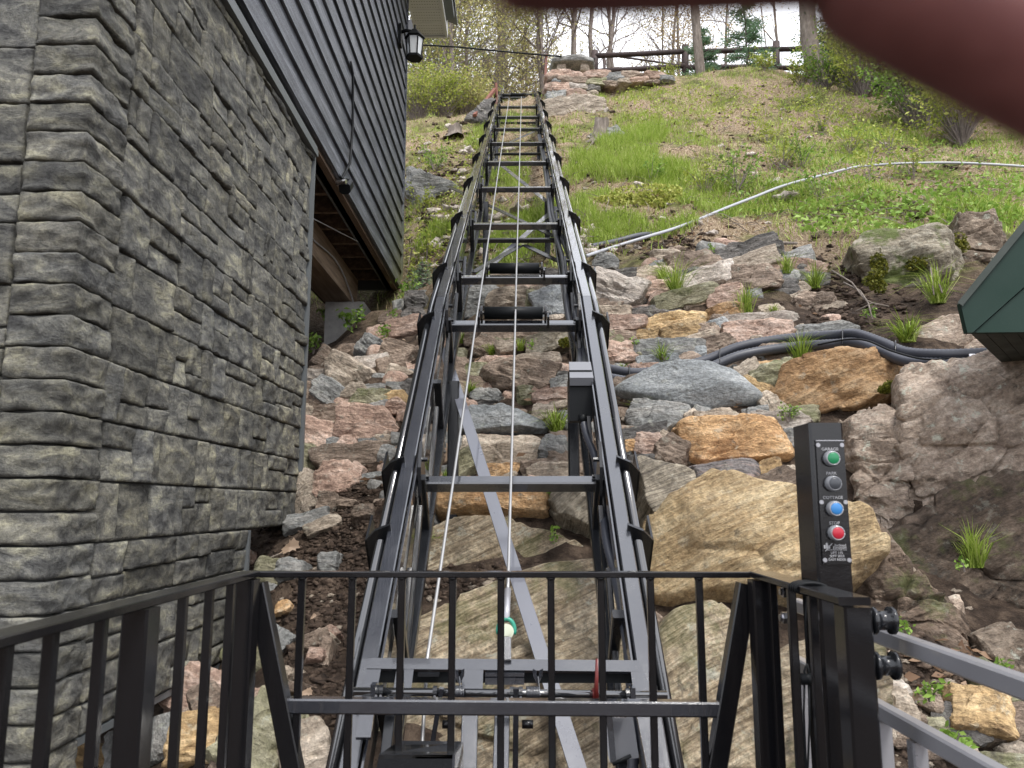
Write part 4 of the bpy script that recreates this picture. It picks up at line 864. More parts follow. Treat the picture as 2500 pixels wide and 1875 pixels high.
def veneer(p0, du, dv, dn, w_, h_, depth, seed):
    """split-face stone: panel w_ x h_ at p0, du/dv unit axes, dn outward; steep broken sides back to the wall"""
    rs = random.Random(seed); nx_ = max(5, min(22, int(w_ / .0125))); ny_ = max(4, min(18, int(h_ / .0125)))
    base = rs.uniform(.30, 1.05) * depth; tx = rs.uniform(-.32, .32) * depth; ty = rs.uniform(-.3, .3) * depth; o = rs.uniform(0, 90); verts = []; faces = []
    rg_ = rs.random() < .3
    for i in range(nx_ + 1):
        for j in range(ny_ + 1):
            a, b = i / nx_, j / ny_
            u, v_ = a * w_, b * h_
            n_ = mn.fractal(((u * 11) + o, v_ * 17, 1.3), .8, 2.1, 5) * .36 - abs(mn.noise((u * 9 + o, v_ * 15, 7))) * .4 + (max(0, mn.noise((u * 7 + o, v_ * 7, 2))) * 1.1 if rg_ else 0)
            z = base + tx * (a - .5) * 2 + ty * (b - .5) * 2 + n_ * depth * .8 + depth * .2
            ed = min(i, nx_ - i, j, ny_ - j)
            if ed == 0: z = z * .80
            if i == 0: u += .002 + abs(mn.noise((b * 3 + o, 1, 5))) * .004
            if i == nx_: u -= .002 + abs(mn.noise((b * 3 + o, 2, 5))) * .004
            if j == 0: v_ += .0045 + mn.noise((u * 28 + o, 3, 2)) * .004
            if j == ny_: v_ -= .0045 + mn.noise((u * 28 + o, 9, 2)) * .004
            verts.append(p0 + du * u + dv * v_ + dn * max(z, .004))
    idx_ = lambda i, j: i * (ny_ + 1) + j
    for i in range(nx_):
        for j in range(ny_): faces.append((idx_(i, j), idx_(i + 1, j), idx_(i + 1, j + 1), idx_(i, j + 1)))
    ring = [(i, 0) for i in range(nx_)] + [(nx_, j) for j in range(ny_)] + [(i, ny_) for i in range(nx_, 0, -1)] + [(0, j) for j in range(ny_, 0, -1)]
    k0 = len(verts)
    for (i, j) in ring: verts.append(verts[idx_(i, j)] - dn * dn.dot(verts[idx_(i, j)] - p0) - dn * .01)
    n = len(ring)
    for q_ in range(n): faces.append((idx_(*ring[q_]), k0 + q_, k0 + (q_ + 1) % n, idx_(*ring[(q_ + 1) % n])))
    VEN.append((w_ * h_, verts, faces))
VEN = []
def veneer_build():
    VEN.sort(key=lambda t: -t[0])
    for a, v_, f in VEN[:296]: m_ = MB(); m_.add(v_, f); m_.build('stone', M['veneer'], house, True)
    m_ = MB()
    for a, v_, f in VEN[296:]: m_.add(v_, f)
    if m_.v: tag(m_.build('small_stones', M['veneer'], house, True), kind='stuff')
rs = random.Random(21)
CH = .207
def fill_course(y0, y1, z0, h_, mk):
    y = y0
    while y < y1 - .02:
        w_ = min(rs.choice([.16, .22, .28, .34, .42]), y1 - y)
        if y1 - (y + w_) < .10: w_ = y1 - y
        t = rs.random(); hh = h_
        if t < .26 or w_ < .14: mk(y, z0, w_, h_)
        elif t < .50: f = rs.uniform(.4, .6); mk(y, z0, w_, h_ * f); mk(y, z0 + h_ * f, w_, h_ * (1 - f))
        elif t < .72:
            f = rs.choice([.33, .5, .66]); k_ = rs.uniform(.35, .65); mk(y, z0, w_, h_ * f); mk(y, z0 + h_ * f, w_ * k_, h_ * (1 - f)); mk(y + w_ * k_, z0 + h_ * f, w_ * (1 - k_), h_ * (1 - f))
        elif t < .88:
            f = rs.choice([.4, .55]); k_ = rs.uniform(.3, .6); mk(y, z0, w_ * k_, h_); mk(y + w_ * k_, z0, w_ * (1 - k_), h_ * f); mk(y + w_ * k_, z0 + h_ * f, w_ * (1 - k_), h_ * (1 - f))
        else: k_ = rs.uniform(.3, .7); mk(y, z0, w_ * k_, h_); mk(y + w_ * k_, z0, w_ * (1 - k_), h_)
        y += w_
sdn = [100]
DY, DZ, DX = Vector((0, 1, 0)), Vector((0, 0, 1)), Vector((1, 0, 0))
def side_stone(y, z, w_, h_):
    sdn[0] += 1; veneer(Vector((HX, y, z)), DY, DZ, DX, w_, h_, .024, sdn[0])
def front_stone(y, z, w_, h_):      # y is distance leftwards from the corner
    sdn[0] += 1; veneer(Vector((HX - y - w_, HY0, z)), DX, DZ, -DY, w_, h_, .022, sdn[0])
ncourse = 15
for c_ in range(ncourse + 1):
    z0 = ZB + c_ * CH; h_ = min(CH, ZT - z0)
    if h_ < .03: break
    ye = 4.17 if z0 < -.15 else HY1 - .01
    ys2 = HY0 + (.20 if c_ % 2 else .24)
    fill_course(ys2 + .012, ye, z0, h_, side_stone)
    fill_course(.185, 1.1, z0, h_, front_stone)
veneer_build()
# one-piece corner stones, each wrapping the corner
def corner_stone(z0, h_, a_, b_, seed):
    r_ = random.Random(seed); o = r_.uniform(0, 90); cols = []; N1, N2, ny_ = 14, 18, 9; P = []
    for i in range(N1 + 1): P.append((-a_ * (1 - i / N1), 'f'))
    for i in range(1, N2 + 1): P.append((b_ * i / N2, 's'))
    verts = []; faces = []; lean = r_.uniform(-.012, .012)
    for i, (t, k_) in enumerate(P):
        for j in range(ny_ + 1):
            b = j / ny_; endc = i in (0, len(P) - 1); rim = j in (0, ny_) or endc
            n_ = mn.fractal((t * 10 + o, b * h_ * 20, 4.1), .8, 2.1, 5) * .012 - abs(mn.noise((t * 8 + o, b * h_ * 16, 2))) * .012
            z = .030 + n_ + lean * (b - .5)
            if rim: z = z * .84
            zz = z0 + b * h_ + (mn.noise((t * 16 + o, b * 4, 5)) * .0045 if j in (0, ny_) else 0) + (.0035 if j == 0 else -.0045 if j == ny_ else 0)
            if k_ == 'f': p = Vector((HX + min(t, 0) + (z if i == N1 else 0), HY0 - z, zz))
            else: p = Vector((HX + z, HY0 + t, zz))
            verts.append(p)
    np_ = len(P)
    idx_ = lambda i, j: i * (ny_ + 1) + j
    for i in range(np_ - 1):
        for j in range(ny_): faces.append((idx_(i, j), idx_(i + 1, j), idx_(i + 1, j + 1), idx_(i, j + 1)))
    for j in (0, ny_):
        k0 = len(verts)
        for i, (t, k_) in enumerate(P):
            z = verts[idx_(i, j)].z; verts.append(Vector((HX + min(t, 0), HY0 + .0, z)) if k_ == 'f' else Vector((HX, HY0 + t, z)))
        for i in range(np_ - 1):
            f = (idx_(i, j), k0 + i, k0 + i + 1, idx_(i + 1, j)); faces.append(f if j == 0 else f[::-1])
    for i in (0, np_ - 1):
        t, k_ = P[i]; k0 = len(verts)
        for j in range(ny_ + 1): z = verts[idx_(i, j)].z; verts.append(Vector((HX + t, HY0, z)) if k_ == 'f' else Vector((HX, HY0 + t, z)))
        for j in range(ny_):
            f = (idx_(i, j), idx_(i, j + 1), k0 + j + 1, k0 + j); faces.append(f if i == 0 else f[::-1])
    m_ = MB(); m_.add(verts, faces); m_.build('corner_stone', M['veneer'], house, True)
hc = CH / 2
for c_ in range(int((ZT + .9 - ZB) / hc)):
    z0 = ZB - .1 + c_ * hc
    corner_stone(z0, hc, .175, .225, 900 + c_)
# wall backing: real thickness
def pbox(name, x0, x1, y0, y1, z0, z1, mt, par=None): return one('box', ((x0 + x1) / 2, (y0 + y1) / 2, (z0 + z1) / 2), (abs(x1 - x0), abs(y1 - y0), abs(z1 - z0))).build(name, M[mt], par or house)
pbox('wall', HX - .2, HX - .001, HY0 + .21, 4.18, ZB - .02, ZT, 'grout')
pbox('wall', HX - .2, HX - .001, 4.18, HY1, -.13, ZT, 'grout')
pbox('wall', HX - 4, HX - .001, HY0 + .001, HY0 + .21, ZB - .1, ZT + .9, 'grout')
pbox('corner_trim', HX - .02, HX + .035, HY1 - .005, HY1 + .02, -.06, ZT + .02, 'trim')
pbox('corner_trim', HX - .02, HX + .03, 4.16, 4.185, ZB - .01, -.135, 'trim')
pbox('base_flashing', HX - .05, HX + .012, HY0 + .2, 4.18, ZB - .03, ZB - .004, 'trim')
pbox('trim_board', HX - .02, HX + .05, HY0 - .0, HY1 + .02, ZT, ZT + .045, 'trim')
pbox('trim_board', HX - .02, HX + .042, HY0 - .0, HY1 + .02, ZT + .045, ZT + .075, 'trim')
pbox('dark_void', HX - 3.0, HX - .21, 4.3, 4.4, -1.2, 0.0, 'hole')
# lap siding boards
BH = .218; z = ZS; k = 0; YN = HY0 - .0
ZE = 6.58
while z < ZE - .01:
    h_ = min(BH, ZE - z); ya = HY1 + .021 if z < ZT + .075 else HY0
    z0 = z
    m_ = MB()
    p = [(HX + .038, ya, z0), (HX + .014, ya, z0 + h_ + .012), (HX - .004, ya, z0 + h_ + .012), (HX + .004, ya, z0)]
    m_.prism(p, (0, HY2 - .02 - ya, 0)); m_.build('siding_board', M['siding'], house); z += h_
    k += 1
pbox('siding_backing', HX - .15, HX + .0, HY0, HY2 - .03, ZS, ZE, 'trim')
pbox('corner_board', HX - .03, HX + .045, HY2 - .02, HY2 + .02, ZS - .02, ZE, 'siding')
pbox('rear_wall', HX - 4, HX - .03, HY2 - .03, HY2 + .015, ZS - .0, ZE, 'trim')
# underside: rim board, joists, plywood, beam, pier
pbox('rim_board', HX - .055, HX - .004, HY1 + .03, HY2 - .035, ZS - .03, ZS + .2, 'wood')
pbox('rim_board', HX - .13, HX - .062, HY1 + .03, HY2 - .035, ZS - .0, ZS + .2, 'wood')
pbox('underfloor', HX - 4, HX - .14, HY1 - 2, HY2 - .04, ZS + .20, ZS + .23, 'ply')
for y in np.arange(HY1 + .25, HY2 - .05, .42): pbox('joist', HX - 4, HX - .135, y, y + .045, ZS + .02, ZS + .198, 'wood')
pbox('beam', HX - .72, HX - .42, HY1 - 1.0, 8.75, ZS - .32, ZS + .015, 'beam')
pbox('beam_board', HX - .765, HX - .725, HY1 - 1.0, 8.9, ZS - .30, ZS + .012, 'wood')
conduit('grey_wire', [(HX - .415, HY1 + .1, ZS - .1), (HX - .41, 6.5, ZS - .2), (HX - .4, 7.6, ZS - .12), (HX - .395, 8.3, ZS - .28), (HX - .36, 8.65, ZS - .6), (HX - .33, 8.66, ZS - .9)], .008, None, 'pvc', par=house)
pier = thing('concrete_pier', 'square concrete pier on the bank carrying the house beam', 'pier', (HX - .57, 8.62, ZS - 1.2))
P_ = W(836, 770, 8.5); zb_ = hgt(HX - .57, 8.6)
px0_, px1_ = W(792, 800, 8.4).x, W(886, 800, 8.4).x
pbox('pier_block', px0_, px1_, 8.4, 8.9, ZS - .80, ZS - .33, 'concrete', pier)
pbox('pier_footing', px0_ - .01, px1_ + .01, 8.37, 8.93, zb_ - .5, ZS - .80, 'concrete', pier)
m_ = MB(); m_.tube([(HX - .03, HY1 + .5, ZS + .05), (HX + .045, HY1 + .75, ZS + .0), (HX + .05, HY1 + 1.0, ZS + .25), (HX + .05, HY1 + 1.05, ZS + .6), (HX + .048, HY1 + 1.0, ZS + 1.05), (HX + .04, HY1 + .93, ZS + 1.12)], .011, 7)
tag(m_.build('wall_wire', M['plastic'], None, True), 'black wire looping down the siding into the opening under the floor', 'wire')
sen = WX(845, 455, HX + .08); sn = thing('wall_sensor', 'small black sensor box on the bottom siding board', 'sensor', tuple(sen))
one('beam', sen + Vector((0, -.05, -.04)), sen + Vector((0, .05, .04)), .09, .09, (0, 0, 1), .02).build('sensor_body', M['plastic'], sn)
one('tube', [sen + Vector((-.06, -.07, 0)), sen + Vector((0.02, -.09, .0))], .02, 10).build('sensor_eye', M['bright'], sn)
m_ = MB(); m_.tube([(HX - .3, HY1 + 1.1, ZS + .1), (HX - .3, HY1 + 1.1, ZS - .18), (HX - .06, HY1 + 1.9, ZS - .12)], .005, 6); m_.build('bracket_rod', M['wire'], house, True)
# eave
EX = -1.02; EY = WX(1088, 87, EX).y; ez = WX(1088, 87, EX).z
yy = EY
while yy > 2.0:
    m_ = MB(); m_.box(((HX + EX) / 2, yy - .145, ez + .012), (EX - HX, .283, .018)); m_.build('soffit_panel', M['soffit'], house)
    if yy > 8.5:
        m_ = MB()
        for q_ in range(4):
            for r_ in range(11): m_.box((HX + .05 + r_ * .034, yy - .05 - q_ * .06, ez + .0022), (.016, .007, .001))
        tag(m_.build('soffit_vent', M['hole'], house), kind='stuff')
    yy -= .29
pbox('fascia', EX, EX + .03, 2.0, EY + .02, ez - .02, ez + .30, 'cladwhite')
pbox('fascia', HX - 4, EX, EY, EY + .03, ez - .018, ez + .25, 'cladwhite')
one('prism', [(EX + .03, 2.0, ez + .06), (EX + .14, 2.0, ez + .1), (EX + .14, 2.0, ez + .2), (EX + .03, 2.0, ez + .2)], (0, EY - 2 - .25, 0)).build('gutter', M['trim'], house)
one('prism', [(EX + .16, 2.0, ez + .22), (HX - 4, 2.0, ez + 2.2), (HX - 4, 2.0, ez + 2.26), (EX + .16, 2.0, ez + .27)], (0, EY - 2 + .1, 0)).build('roof', M['trim'], house)
# lantern
lp = WX(1012, 112, HX + .22); ln = thing('wall_lantern', 'black carriage lantern with clear glass on the end of the siding under the white eave', 'lantern', tuple(lp))
glassm = mat('lantern_glass', (.72, .75, .76), .15); glassm.node_tree.nodes['Principled BSDF'].inputs['Transmission Weight'].default_value = .35
s_ = .0055; hx = lambda r_, z_: [lp + Vector((math.cos(a_) * r_, math.sin(a_) * r_, z_)) for a_ in np.arange(6) * math.pi / 3]
def frus(r0, z0, r1, z1, nm, mt, cap=True):
    a_, b_ = hx(r0, z0), hx(r1, z1); m_ = MB(); m_.add(a_ + b_, [(i, (i + 1) % 6, 6 + (i + 1) % 6, 6 + i) for i in range(6)] + ([(5, 4, 3, 2, 1, 0), (6, 7, 8, 9, 10, 11)] if cap else [])); return m_.build(nm, mt, ln)
frus(.125, .10, .05, .19, 'lantern_roof', M['plastic']); frus(.05, .19, .02, .215, 'lantern_roof', M['plastic']); frus(.105, .085, .125, .10, 'lantern_roof', M['plastic'])
frus(.075, -.14, .098, .085, 'glass', glassm); frus(.10, -.165, .105, -.14, 'lantern_base', M['plastic'], True); 
a_, b_ = hx(.082, -.15), hx(.104, .09)
for i in range(6): one('tube', [a_[i], b_[i]], .008, 6).build('glazing_bar', M['plastic'], ln)
one('tube', [lp + Vector((0, 0, .20)), lp + Vector((0, 0, .27))], .012, 8).build('finial', M['plastic'], ln, True)
m_ = MB(); m_.tube([(HX + .04, lp.y, lp.z + .17), (HX + .12, lp.y, lp.z + .20), (HX + .19, lp.y, lp.z + .185), (lp.x, lp.y, lp.z + .21)], .02, 8); m_.build('arm', M['plastic'], ln, True)
one('box', (HX + .05, lp.y, lp.z + .13), (.03, .11, .26)).build('back_plate', M['plastic'], ln)
one('tube', [lp + Vector((0, 0, -.14)), lp + Vector((0, 0, -.02))], .012, 8).build('candle', M['cladwhite'], ln)

# ================================================================ green eave at the right
ge = thing('green_shed', 'corner of a green metal eave poking in at the right edge', 'building', tuple(W(2420, 700, 3.4)))
gm = m_paint('green_metal', (.010, .028, .021), .5, .7, bumps=.2, spec=.2); gd = m_paint('green_soffit', (.020, .030, .024), .5, .7)
y0 = 3.4; A = W(2345, 740, y0); B = W(2362, 812, y0); Cc = W(2900, 806, y0); D = W(2900, 60, y0)
one('prism', [A, B, W(2375, 812, y0), W(2900, 345, y0), D], (0, .03, 0)).build('fascia_panel', gm, ge)
one('prism', [W(2378, 812, y0 + .012), Cc, W(2900, 350, y0 + .012)], (0, .03, 0)).build('fascia_panel', gm, ge)
ed_ = (ray(2700, 560) * 1.2); one('prism', [W(2338, 738, y0 - .02), W(2350, 747, y0 - .02), W(2905, 70, y0 - .02), W(2890, 50, y0 - .02)], ed_).build('roof_edge', gd, ge)
b2 = B + Vector((0, 1.5, 0)); 
x = B.x + .03
while x < Cc.x:
    one('prism', [(x, y0 + .03, B.z + .004), (x + .066, y0 + .03, B.z + .004), (x + .066, y0 + .03, B.z + .014), (x, y0 + .03, B.z + .014)], (ed_.x, ed_.y, .02)).build('soffit_slat', gd, ge); x += .07
one('prism', [A + Vector((.01, .03, 0)), B + Vector((.01, .03, 0)), B + ed_ + Vector((.01, 0, 0)), A + ed_ + Vector((.01, 0, 0))], (.02, 0, 0)).build('end_panel', gd, ge)

# ================================================================ top of the slope: terrace, bench, fence
ter = thing('terrace_wall', 'low dry stone terrace wall under the bench at the top of the slope', 'stone wall', (1.3, 16.4, 8.6))
TY = min(16.4, hit(1390, 236).y + .1)
def tstone(x, y, w_, h_, c_, i):
    U, V = 980 + x / 4.424, y / 4.424; P = W(U, V, TY); s = P.length / F
    me = rock_mesh(rand_outline(w_ / 4.424 * s * 1.22, h_ / 4.424 * s * 1.2, random.Random(i)), .1, .35, 4, .05, .05, 4, 45, 500 + i)
    put_rock('stone', me, P, Matrix.Rotation(R(90), 3, 'X'), RK[c_], ter)
for i, t in enumerate([(1700,810,240,90,'pink'),(1880,820,160,80,'pink'),(2100,815,260,85,'pink'),(1650,860,130,60,'brown'),(1880,880,340,80,'brown'),(2110,895,230,70,'olive'),(1680,890,120,50,'blue'),
    (1600,960,110,110,'pink'),(1730,950,210,90,'pink'),(1930,940,210,85,'pale'),(1680,1040,200,140,'grey'),(1880,1020,240,100,'pink'),(2070,960,140,60,'dark'),(2290,840,220,110,'grey'),(2250,920,150,60,'brown'),
    (2480,820,200,80,'brown'),(2560,870,200,70,'pink'),(2720,830,220,90,'pink'),(2860,860,160,60,'grey'),(2700,890,150,50,'brown'),(2400,890,150,60,'tan'),(2060,1010,120,60,'tan')]): tstone(*t, i)
for i, (u, v_, w_, h_) in enumerate([(1860,192,90,14),(1940,196,110,12),(2060,200,90,14),(1770,192,60,12)]):
    P = W(u, v_, 18.3); s = P.length / F
    me = rock_mesh(rand_outline(w_ * s, h_ * s * 1.5, random.Random(i)), .15, .4, 3, .04, .04, 5, 18, 700 + i); put_rock('stone', me, P, Matrix.Rotation(R(90), 3, 'X'), RK['brown' if i % 2 else 'grey'], ter)
bench = thing('stone_bench', 'rough stone slab bench on two stubby stone legs against the sky', 'bench', tuple(W(1398, 172, 16.7)))
BYy = 16.7; P = W(1398, 155, BYy); s = P.length / F
me = rock_mesh([(-52 * s, -4 * s), (-46 * s, -9 * s), (46 * s, -9 * s), (52 * s, -2 * s), (46 * s, 8 * s), (-20 * s, 10 * s), (-48 * s, 7 * s)], .28, .25, 5, .04, .03, 5, 14, 61)
put_rock('slab', me, P, Matrix.Rotation(R(90), 3, 'X'), RK['grey'], bench)
for u in (1371, 1427):
    P = W(u, 167, BYy); me = rock_mesh([(-12 * s, -13 * s), (12 * s, -13 * s), (9 * s, 13 * s), (-9 * s, 13 * s)], .14, .14, 4, .05, .03, 4, 10, u); put_rock('leg', me, P, Matrix.Rotation(R(90), 3, 'X'), RK['tan'], bench)
# fence
M['fence'] = mat('stained_log', (.075, .042, .034), .7); g = G(M['fence']); n1 = g.noise(g.coord((1, 1, 1)), 12, 5); g.col(g.ramp(n1, [(.3, (.022, .014, .013)), (.7, (.06, .036, .033))]))
FYy = 19.3
fence = thing('log_fence', 'dark brown post and rail log fence along the crest of the slope', 'fence', tuple(W(1673, 182, FYy)))
posts = [(1452, 125, 182), (1673, 112, 186), (1895, 103, 190), (2120, 96, 200), (2345, 88, 210)]
for u, a_, b_ in posts:
    one('tube', [W(u, a_, FYy), W(u, b_ + 8, FYy)], .095, 10).build('post', M['fence'], fence, True)
for i in range(len(posts) - 1):
    u0, a0, b0 = posts[i]; u1, a1, b1 = posts[i + 1]
    for f0, f1 in ((.20, .18), (.86 if i == 0 else .72, .66)):
        one('tube', [W(u0, a0 + (b0 - a0) * f0, FYy - .03), W((u0 + u1) / 2, (a0 + (b0 - a0) * f0 + a1 + (b1 - a1) * f1) / 2 + 1, FYy - .03), W(u1, a1 + (b1 - a1) * f1, FYy - .03)], .070, 8).build('rail', M['fence'], fence, True)
rear = thing('log_fence', 'second thin-railed fence further back behind the first two posts', 'fence', tuple(W(1600, 160, 25)))
for (a_, b_) in (((1475, 133), (1700, 165)), ((1700, 165), (1905, 160)), ((1905, 168), (2090, 172))): one('tube', [W(*a_, 24), W(*b_, 25)], .035, 7).build('rail', M['fence'], rear, True)
for u, v_ in ((1475, 133), (1700, 165), (1905, 160)):
    p = W(u, v_, 24.5); one('tube', [p, (p.x, p.y, hgt(p.x, p.y) - .2)], .05, 8).build('post', M['fence'], rear, True)
# red post with cable
rp = thing('red_post', 'thin rust-red perforated steel post left of the bench', 'post', tuple(W(1331, 228, 16)))
m_ = MB(); m_.beam(W(1334, 133, 16), W(1330, 235, 16), .055, .035, (0, 1, 0)); m_.build('post_shaft', M['rust'], rp)
for v_ in (141, 147, 153, 159):
    P = W(1333, v_, 15.98); one('tube', [P, P - Vector((0, .004, 0))], .011, 8).build('hole', M['hole'], rp)
tag(one('tube', [W(1000, 108, 15.8), W(1120, 115, 15.8), W(1200, 123, 15.9), W(1333, 135, 15.95), W(1400, 140, 16.9), W(1452, 143, 19.2)], .018, 6).build('black_hose_line', M['plastic'], None, True), 'black cable strung from the trees to the red post and on to the fence', 'cable')
tag(one('tube', [W(1080, 50, 24), W(1180, 60, 24), W(1300, 72, 24)], .012, 5).build('overhead_wire', M['plastic'], None, True), 'thin overhead wire among the trees above the black cable', 'wire')
# rusty leaning beam and sheet left of the track top
lb = thing('leaning_beam', 'rusty steel beam propped with a dark crumpled sheet left of the track top', 'steel beam', tuple(W(1160, 290, 15)))
one('beam', W(1158, 282, 14.6), W(1208, 218, 15.6), .07, .06, (0, 0, 1)).build('beam', M['rust'], lb)
one('tube', [W(1211, 203, 15.6), W(1213, 235, 15.6)], .03, 6).build('post_top', M['rust'], lb)
me = rock_mesh([(-.25, -.35), (.2, -.3), (.28, .1), (.12, .35), (-.1, .2)], .05, .05, 4, .12, .1, 5, 14, 77); put_rock('sheet', me, W(1178, 268, 14.7), frame_at(W(1178, 268, 14.7), -.5), RK['dark'], lb)
# ================================================================ vegetation
def m_leaf(name, cols, rough=.55, trans=.0):
    m = mat(name, cols[0], rough, spec=.3); g = G(m); a = g.n('Attribute'); a.attribute_name = 'tint'
    n = len(cols); c = g.ramp(a.outputs['Fac'], [(i / (n - 1), cols[i]) for i in range(n)]); g.col(c)
    b = g.b; tr = g.n('BsdfTranslucent'); mx = g.n('MixShader'); mx.inputs[0].default_value = .35
    g.l(c, tr.inputs['Color']); out = [x for x in g.t.nodes if x.type == 'OUTPUT_MATERIAL'][0]
    g.l(b.outputs[0], mx.inputs[1]); g.l(tr.outputs[0], mx.inputs[2]); g.l(mx.outputs[0], out.inputs['Surface']); return m
LG = m_leaf('grass_blades', [(.12, .18, .025), (.24, .34, .045), (.36, .47, .09), (.48, .50, .20)])
LD = m_leaf('dry_grass', [(.20, .15, .08), (.34, .28, .15), (.46, .39, .23)])
LY = m_leaf('spring_leaf', [(.20, .26, .04), (.36, .42, .08), (.52, .52, .16)])
LB = m_leaf('broad_leaf', [(.09, .17, .025), (.19, .32, .05), (.30, .42, .10)])
LT = m_leaf('budding_leaf', [(.28, .29, .10), (.46, .43, .17), (.58, .52, .27)])
LO = m_leaf('orange_bud', [(.30, .20, .07), (.45, .33, .13), (.5, .42, .2)])
LC = m_leaf('conifer_needles', [(.03, .065, .03), (.065, .13, .05), (.14, .21, .085)])
LP = m_leaf('pine_needles', [(.07, .14, .08), (.15, .26, .14), (.26, .37, .22)])
LM = m_leaf('moss', [(.05, .06, .012), (.13, .14, .02), (.26, .25, .04)])
LDEAD = m_leaf('dead_leaf', [(.10, .055, .03), (.22, .13, .075), (.36, .25, .17), (.50, .40, .31)])
BK = mat('bark', (.12, .1, .085), .9); g = G(BK); v = g.coord((6, 6, 1)); n1 = g.noise(v, 5, 6, .7); g.col(g.ramp(n1, [(.3, (.10, .08, .075)), (.55, (.22, .185, .165)), (.75, (.36, .32, .29))])); g.nor(g.bump(n1, .8, .03))  # bark tone raised to paint in haze and bloom over the trunks
BKp = mat('pale_bark', (.2, .17, .15), .9); g = G(BKp); v = g.coord((4, 4, 1)); n1 = g.noise(v, 5, 6, .7); g.col(g.ramp(n1, [(.3, (.08, .065, .055)), (.55, (.18, .15, .125)), (.75, (.30, .26, .23))])); g.nor(g.bump(n1, .6, .03))
def unit(v): return v / (np.linalg.norm(v, axis=-1, keepdims=True) + 1e-9)
def blades(base, height, width, lean, rg, curl=.6):
    """base (n,3), height (n,), returns verts, tris, tint: 5 verts per blade"""
    n = len(base); a = rg.uniform(0, 2 * np.pi, n); d = np.stack([np.cos(a), np.sin(a), np.zeros(n)], 1); s = np.stack([-np.sin(a), np.cos(a), np.zeros(n)], 1)
    s = unit(s + rg.normal(0, .6, (n, 3)) * [1, 1, .1]); up = np.array([0, 0, 1.])
    h = height[:, None]; w_ = (width * np.ones(n))[:, None]; ln_ = (lean * rg.uniform(.2, 1.3, n))[:, None]
    mid = base + up * h * .55 + d * h * ln_ * .35; tip = base + up * h * (1 - ln_ * curl * .5) + d * h * ln_
    v = np.stack([base - s * w_, base + s * w_, mid - s * w_ * .75, mid + s * w_ * .75, tip], 1).reshape(-1, 3)
    o = np.arange(n)[:, None] * 5
    t = np.concatenate([o + [0, 1, 3], o + [0, 3, 2], o + [2, 3, 4]], 0)
    return v, t
def tints(n, k, rg, mu=.5, sd=.25): return np.repeat(np.clip(rg.normal(mu, sd, n), 0, 1), k)
def leaves(pos, size, rg, up=.4, asp=.6, fold=.15):
    n = len(pos); nr = unit(rg.normal(0, 1, (n, 3)) + np.array([0, 0, up])); a = unit(np.cross(nr, rg.normal(0, 1, (n, 3)))); b = np.cross(nr, a)
    s = (size * rg.uniform(.6, 1.35, n))[:, None]
    v = np.stack([pos - a * s, pos + b * s * asp + nr * s * fold, pos + a * s, pos - b * s * asp + nr * s * fold], 1).reshape(-1, 3)
    o = np.arange(n)[:, None] * 4; return v, np.concatenate([o + [0, 1, 2], o + [0, 2, 3]], 0)
def grass_obj(name, spots, mt, seed, kind='stuff', label=None, cat=None, group=None, parent=None):
    """spots: (centre xyz, rx, ry, count, hmin, hmax, width, lean, tint)"""
    rg = np.random.default_rng(seed); VV = []; TT = []; CC = []; n0 = 0
    for (c, rx, ry, cnt_, h0_, h1_, wd, ln_, ti) in spots:
        rr = np.sqrt(rg.random(cnt_)) if rx < 1.2 else rg.random(cnt_); th = rg.uniform(0, 6.283, cnt_)
        x = c[0] + np.cos(th) * rr * rx; y = c[1] + np.sin(th) * rr * ry; z = hgtv(x, y) + (c[2] - hgt(c[0], c[1]) if rx < .4 else 0) - .01
        v, t = blades(np.stack([x, y, z], 1), rg.uniform(h0_, h1_, cnt_), wd, ln_, rg)
        VV.append(v); TT.append(t + n0); n0 += len(v); CC.append(tints(cnt_, 5, rg, ti, .22))
    o = link(name, npmesh(name, np.concatenate(VV), np.concatenate(TT), np.concatenate(CC)), mt, parent)
    return tag(o, label, cat, group, kind)
# general sparse cover in scene space, by region and density noise
def field(n, box, dens, seed):
    rg = np.random.default_rng(seed); x = rg.uniform(box[0], box[1], n); y = rg.uniform(box[2], box[3], n)
    k = np.array([dens(a, b) for a, b in zip(x, y)]); m_ = rg.random(n) < k; return x[m_], y[m_]
def is_hill(x, y):
    p = project((x, y, hgt(x, y)))
    if p[2] < 0: return 0
    u, v_ = p[0], p[1]
    if u < 1440: edge = 660 if u > 1000 else 760
    elif u < 1750: edge = 640 - (u - 1440) * .15
    elif u < 2050: edge = 605
    elif u < 2150: edge = 690
    else: edge = 660
    return 1.0 if v_ < edge else 0
NPT = lambda x, y, s, o: mn.noise((x * s, y * s, o))
def build_field(name, mt, n, dens, hr, wd, ln_, ti, seed, box=(-6, 12, 6.2, 21)):
    x, y = field(n, box, dens, seed); rg = np.random.default_rng(seed + 1); z = hgtv(x, y) - .015
    v, t = blades(np.stack([x, y, z], 1), rg.uniform(hr[0], hr[1], len(x)) * (1 + .0 * x), wd, ln_, rg)
    return tag(link(name, npmesh(name, v, t, tints(len(x), 5, rg, ti, .25)), mt), kind='stuff')
build_field('dry_grass', LD, 90000, lambda x, y: is_hill(x, y) * (.35 + .9 * max(0, NPT(x, y, 1.3, 4) + .1)), (.03, .13), .004, 1.3, .5, 41)
build_field('grass', LG, 110000, lambda x, y: is_hill(x, y) * min(1, max(0, 3.2 * (NPT(x, y, .9, 1) + .9 * NPT(x, y, 3, 6)) + .12)), (.04, .19), .0045, .8, .62, 42)
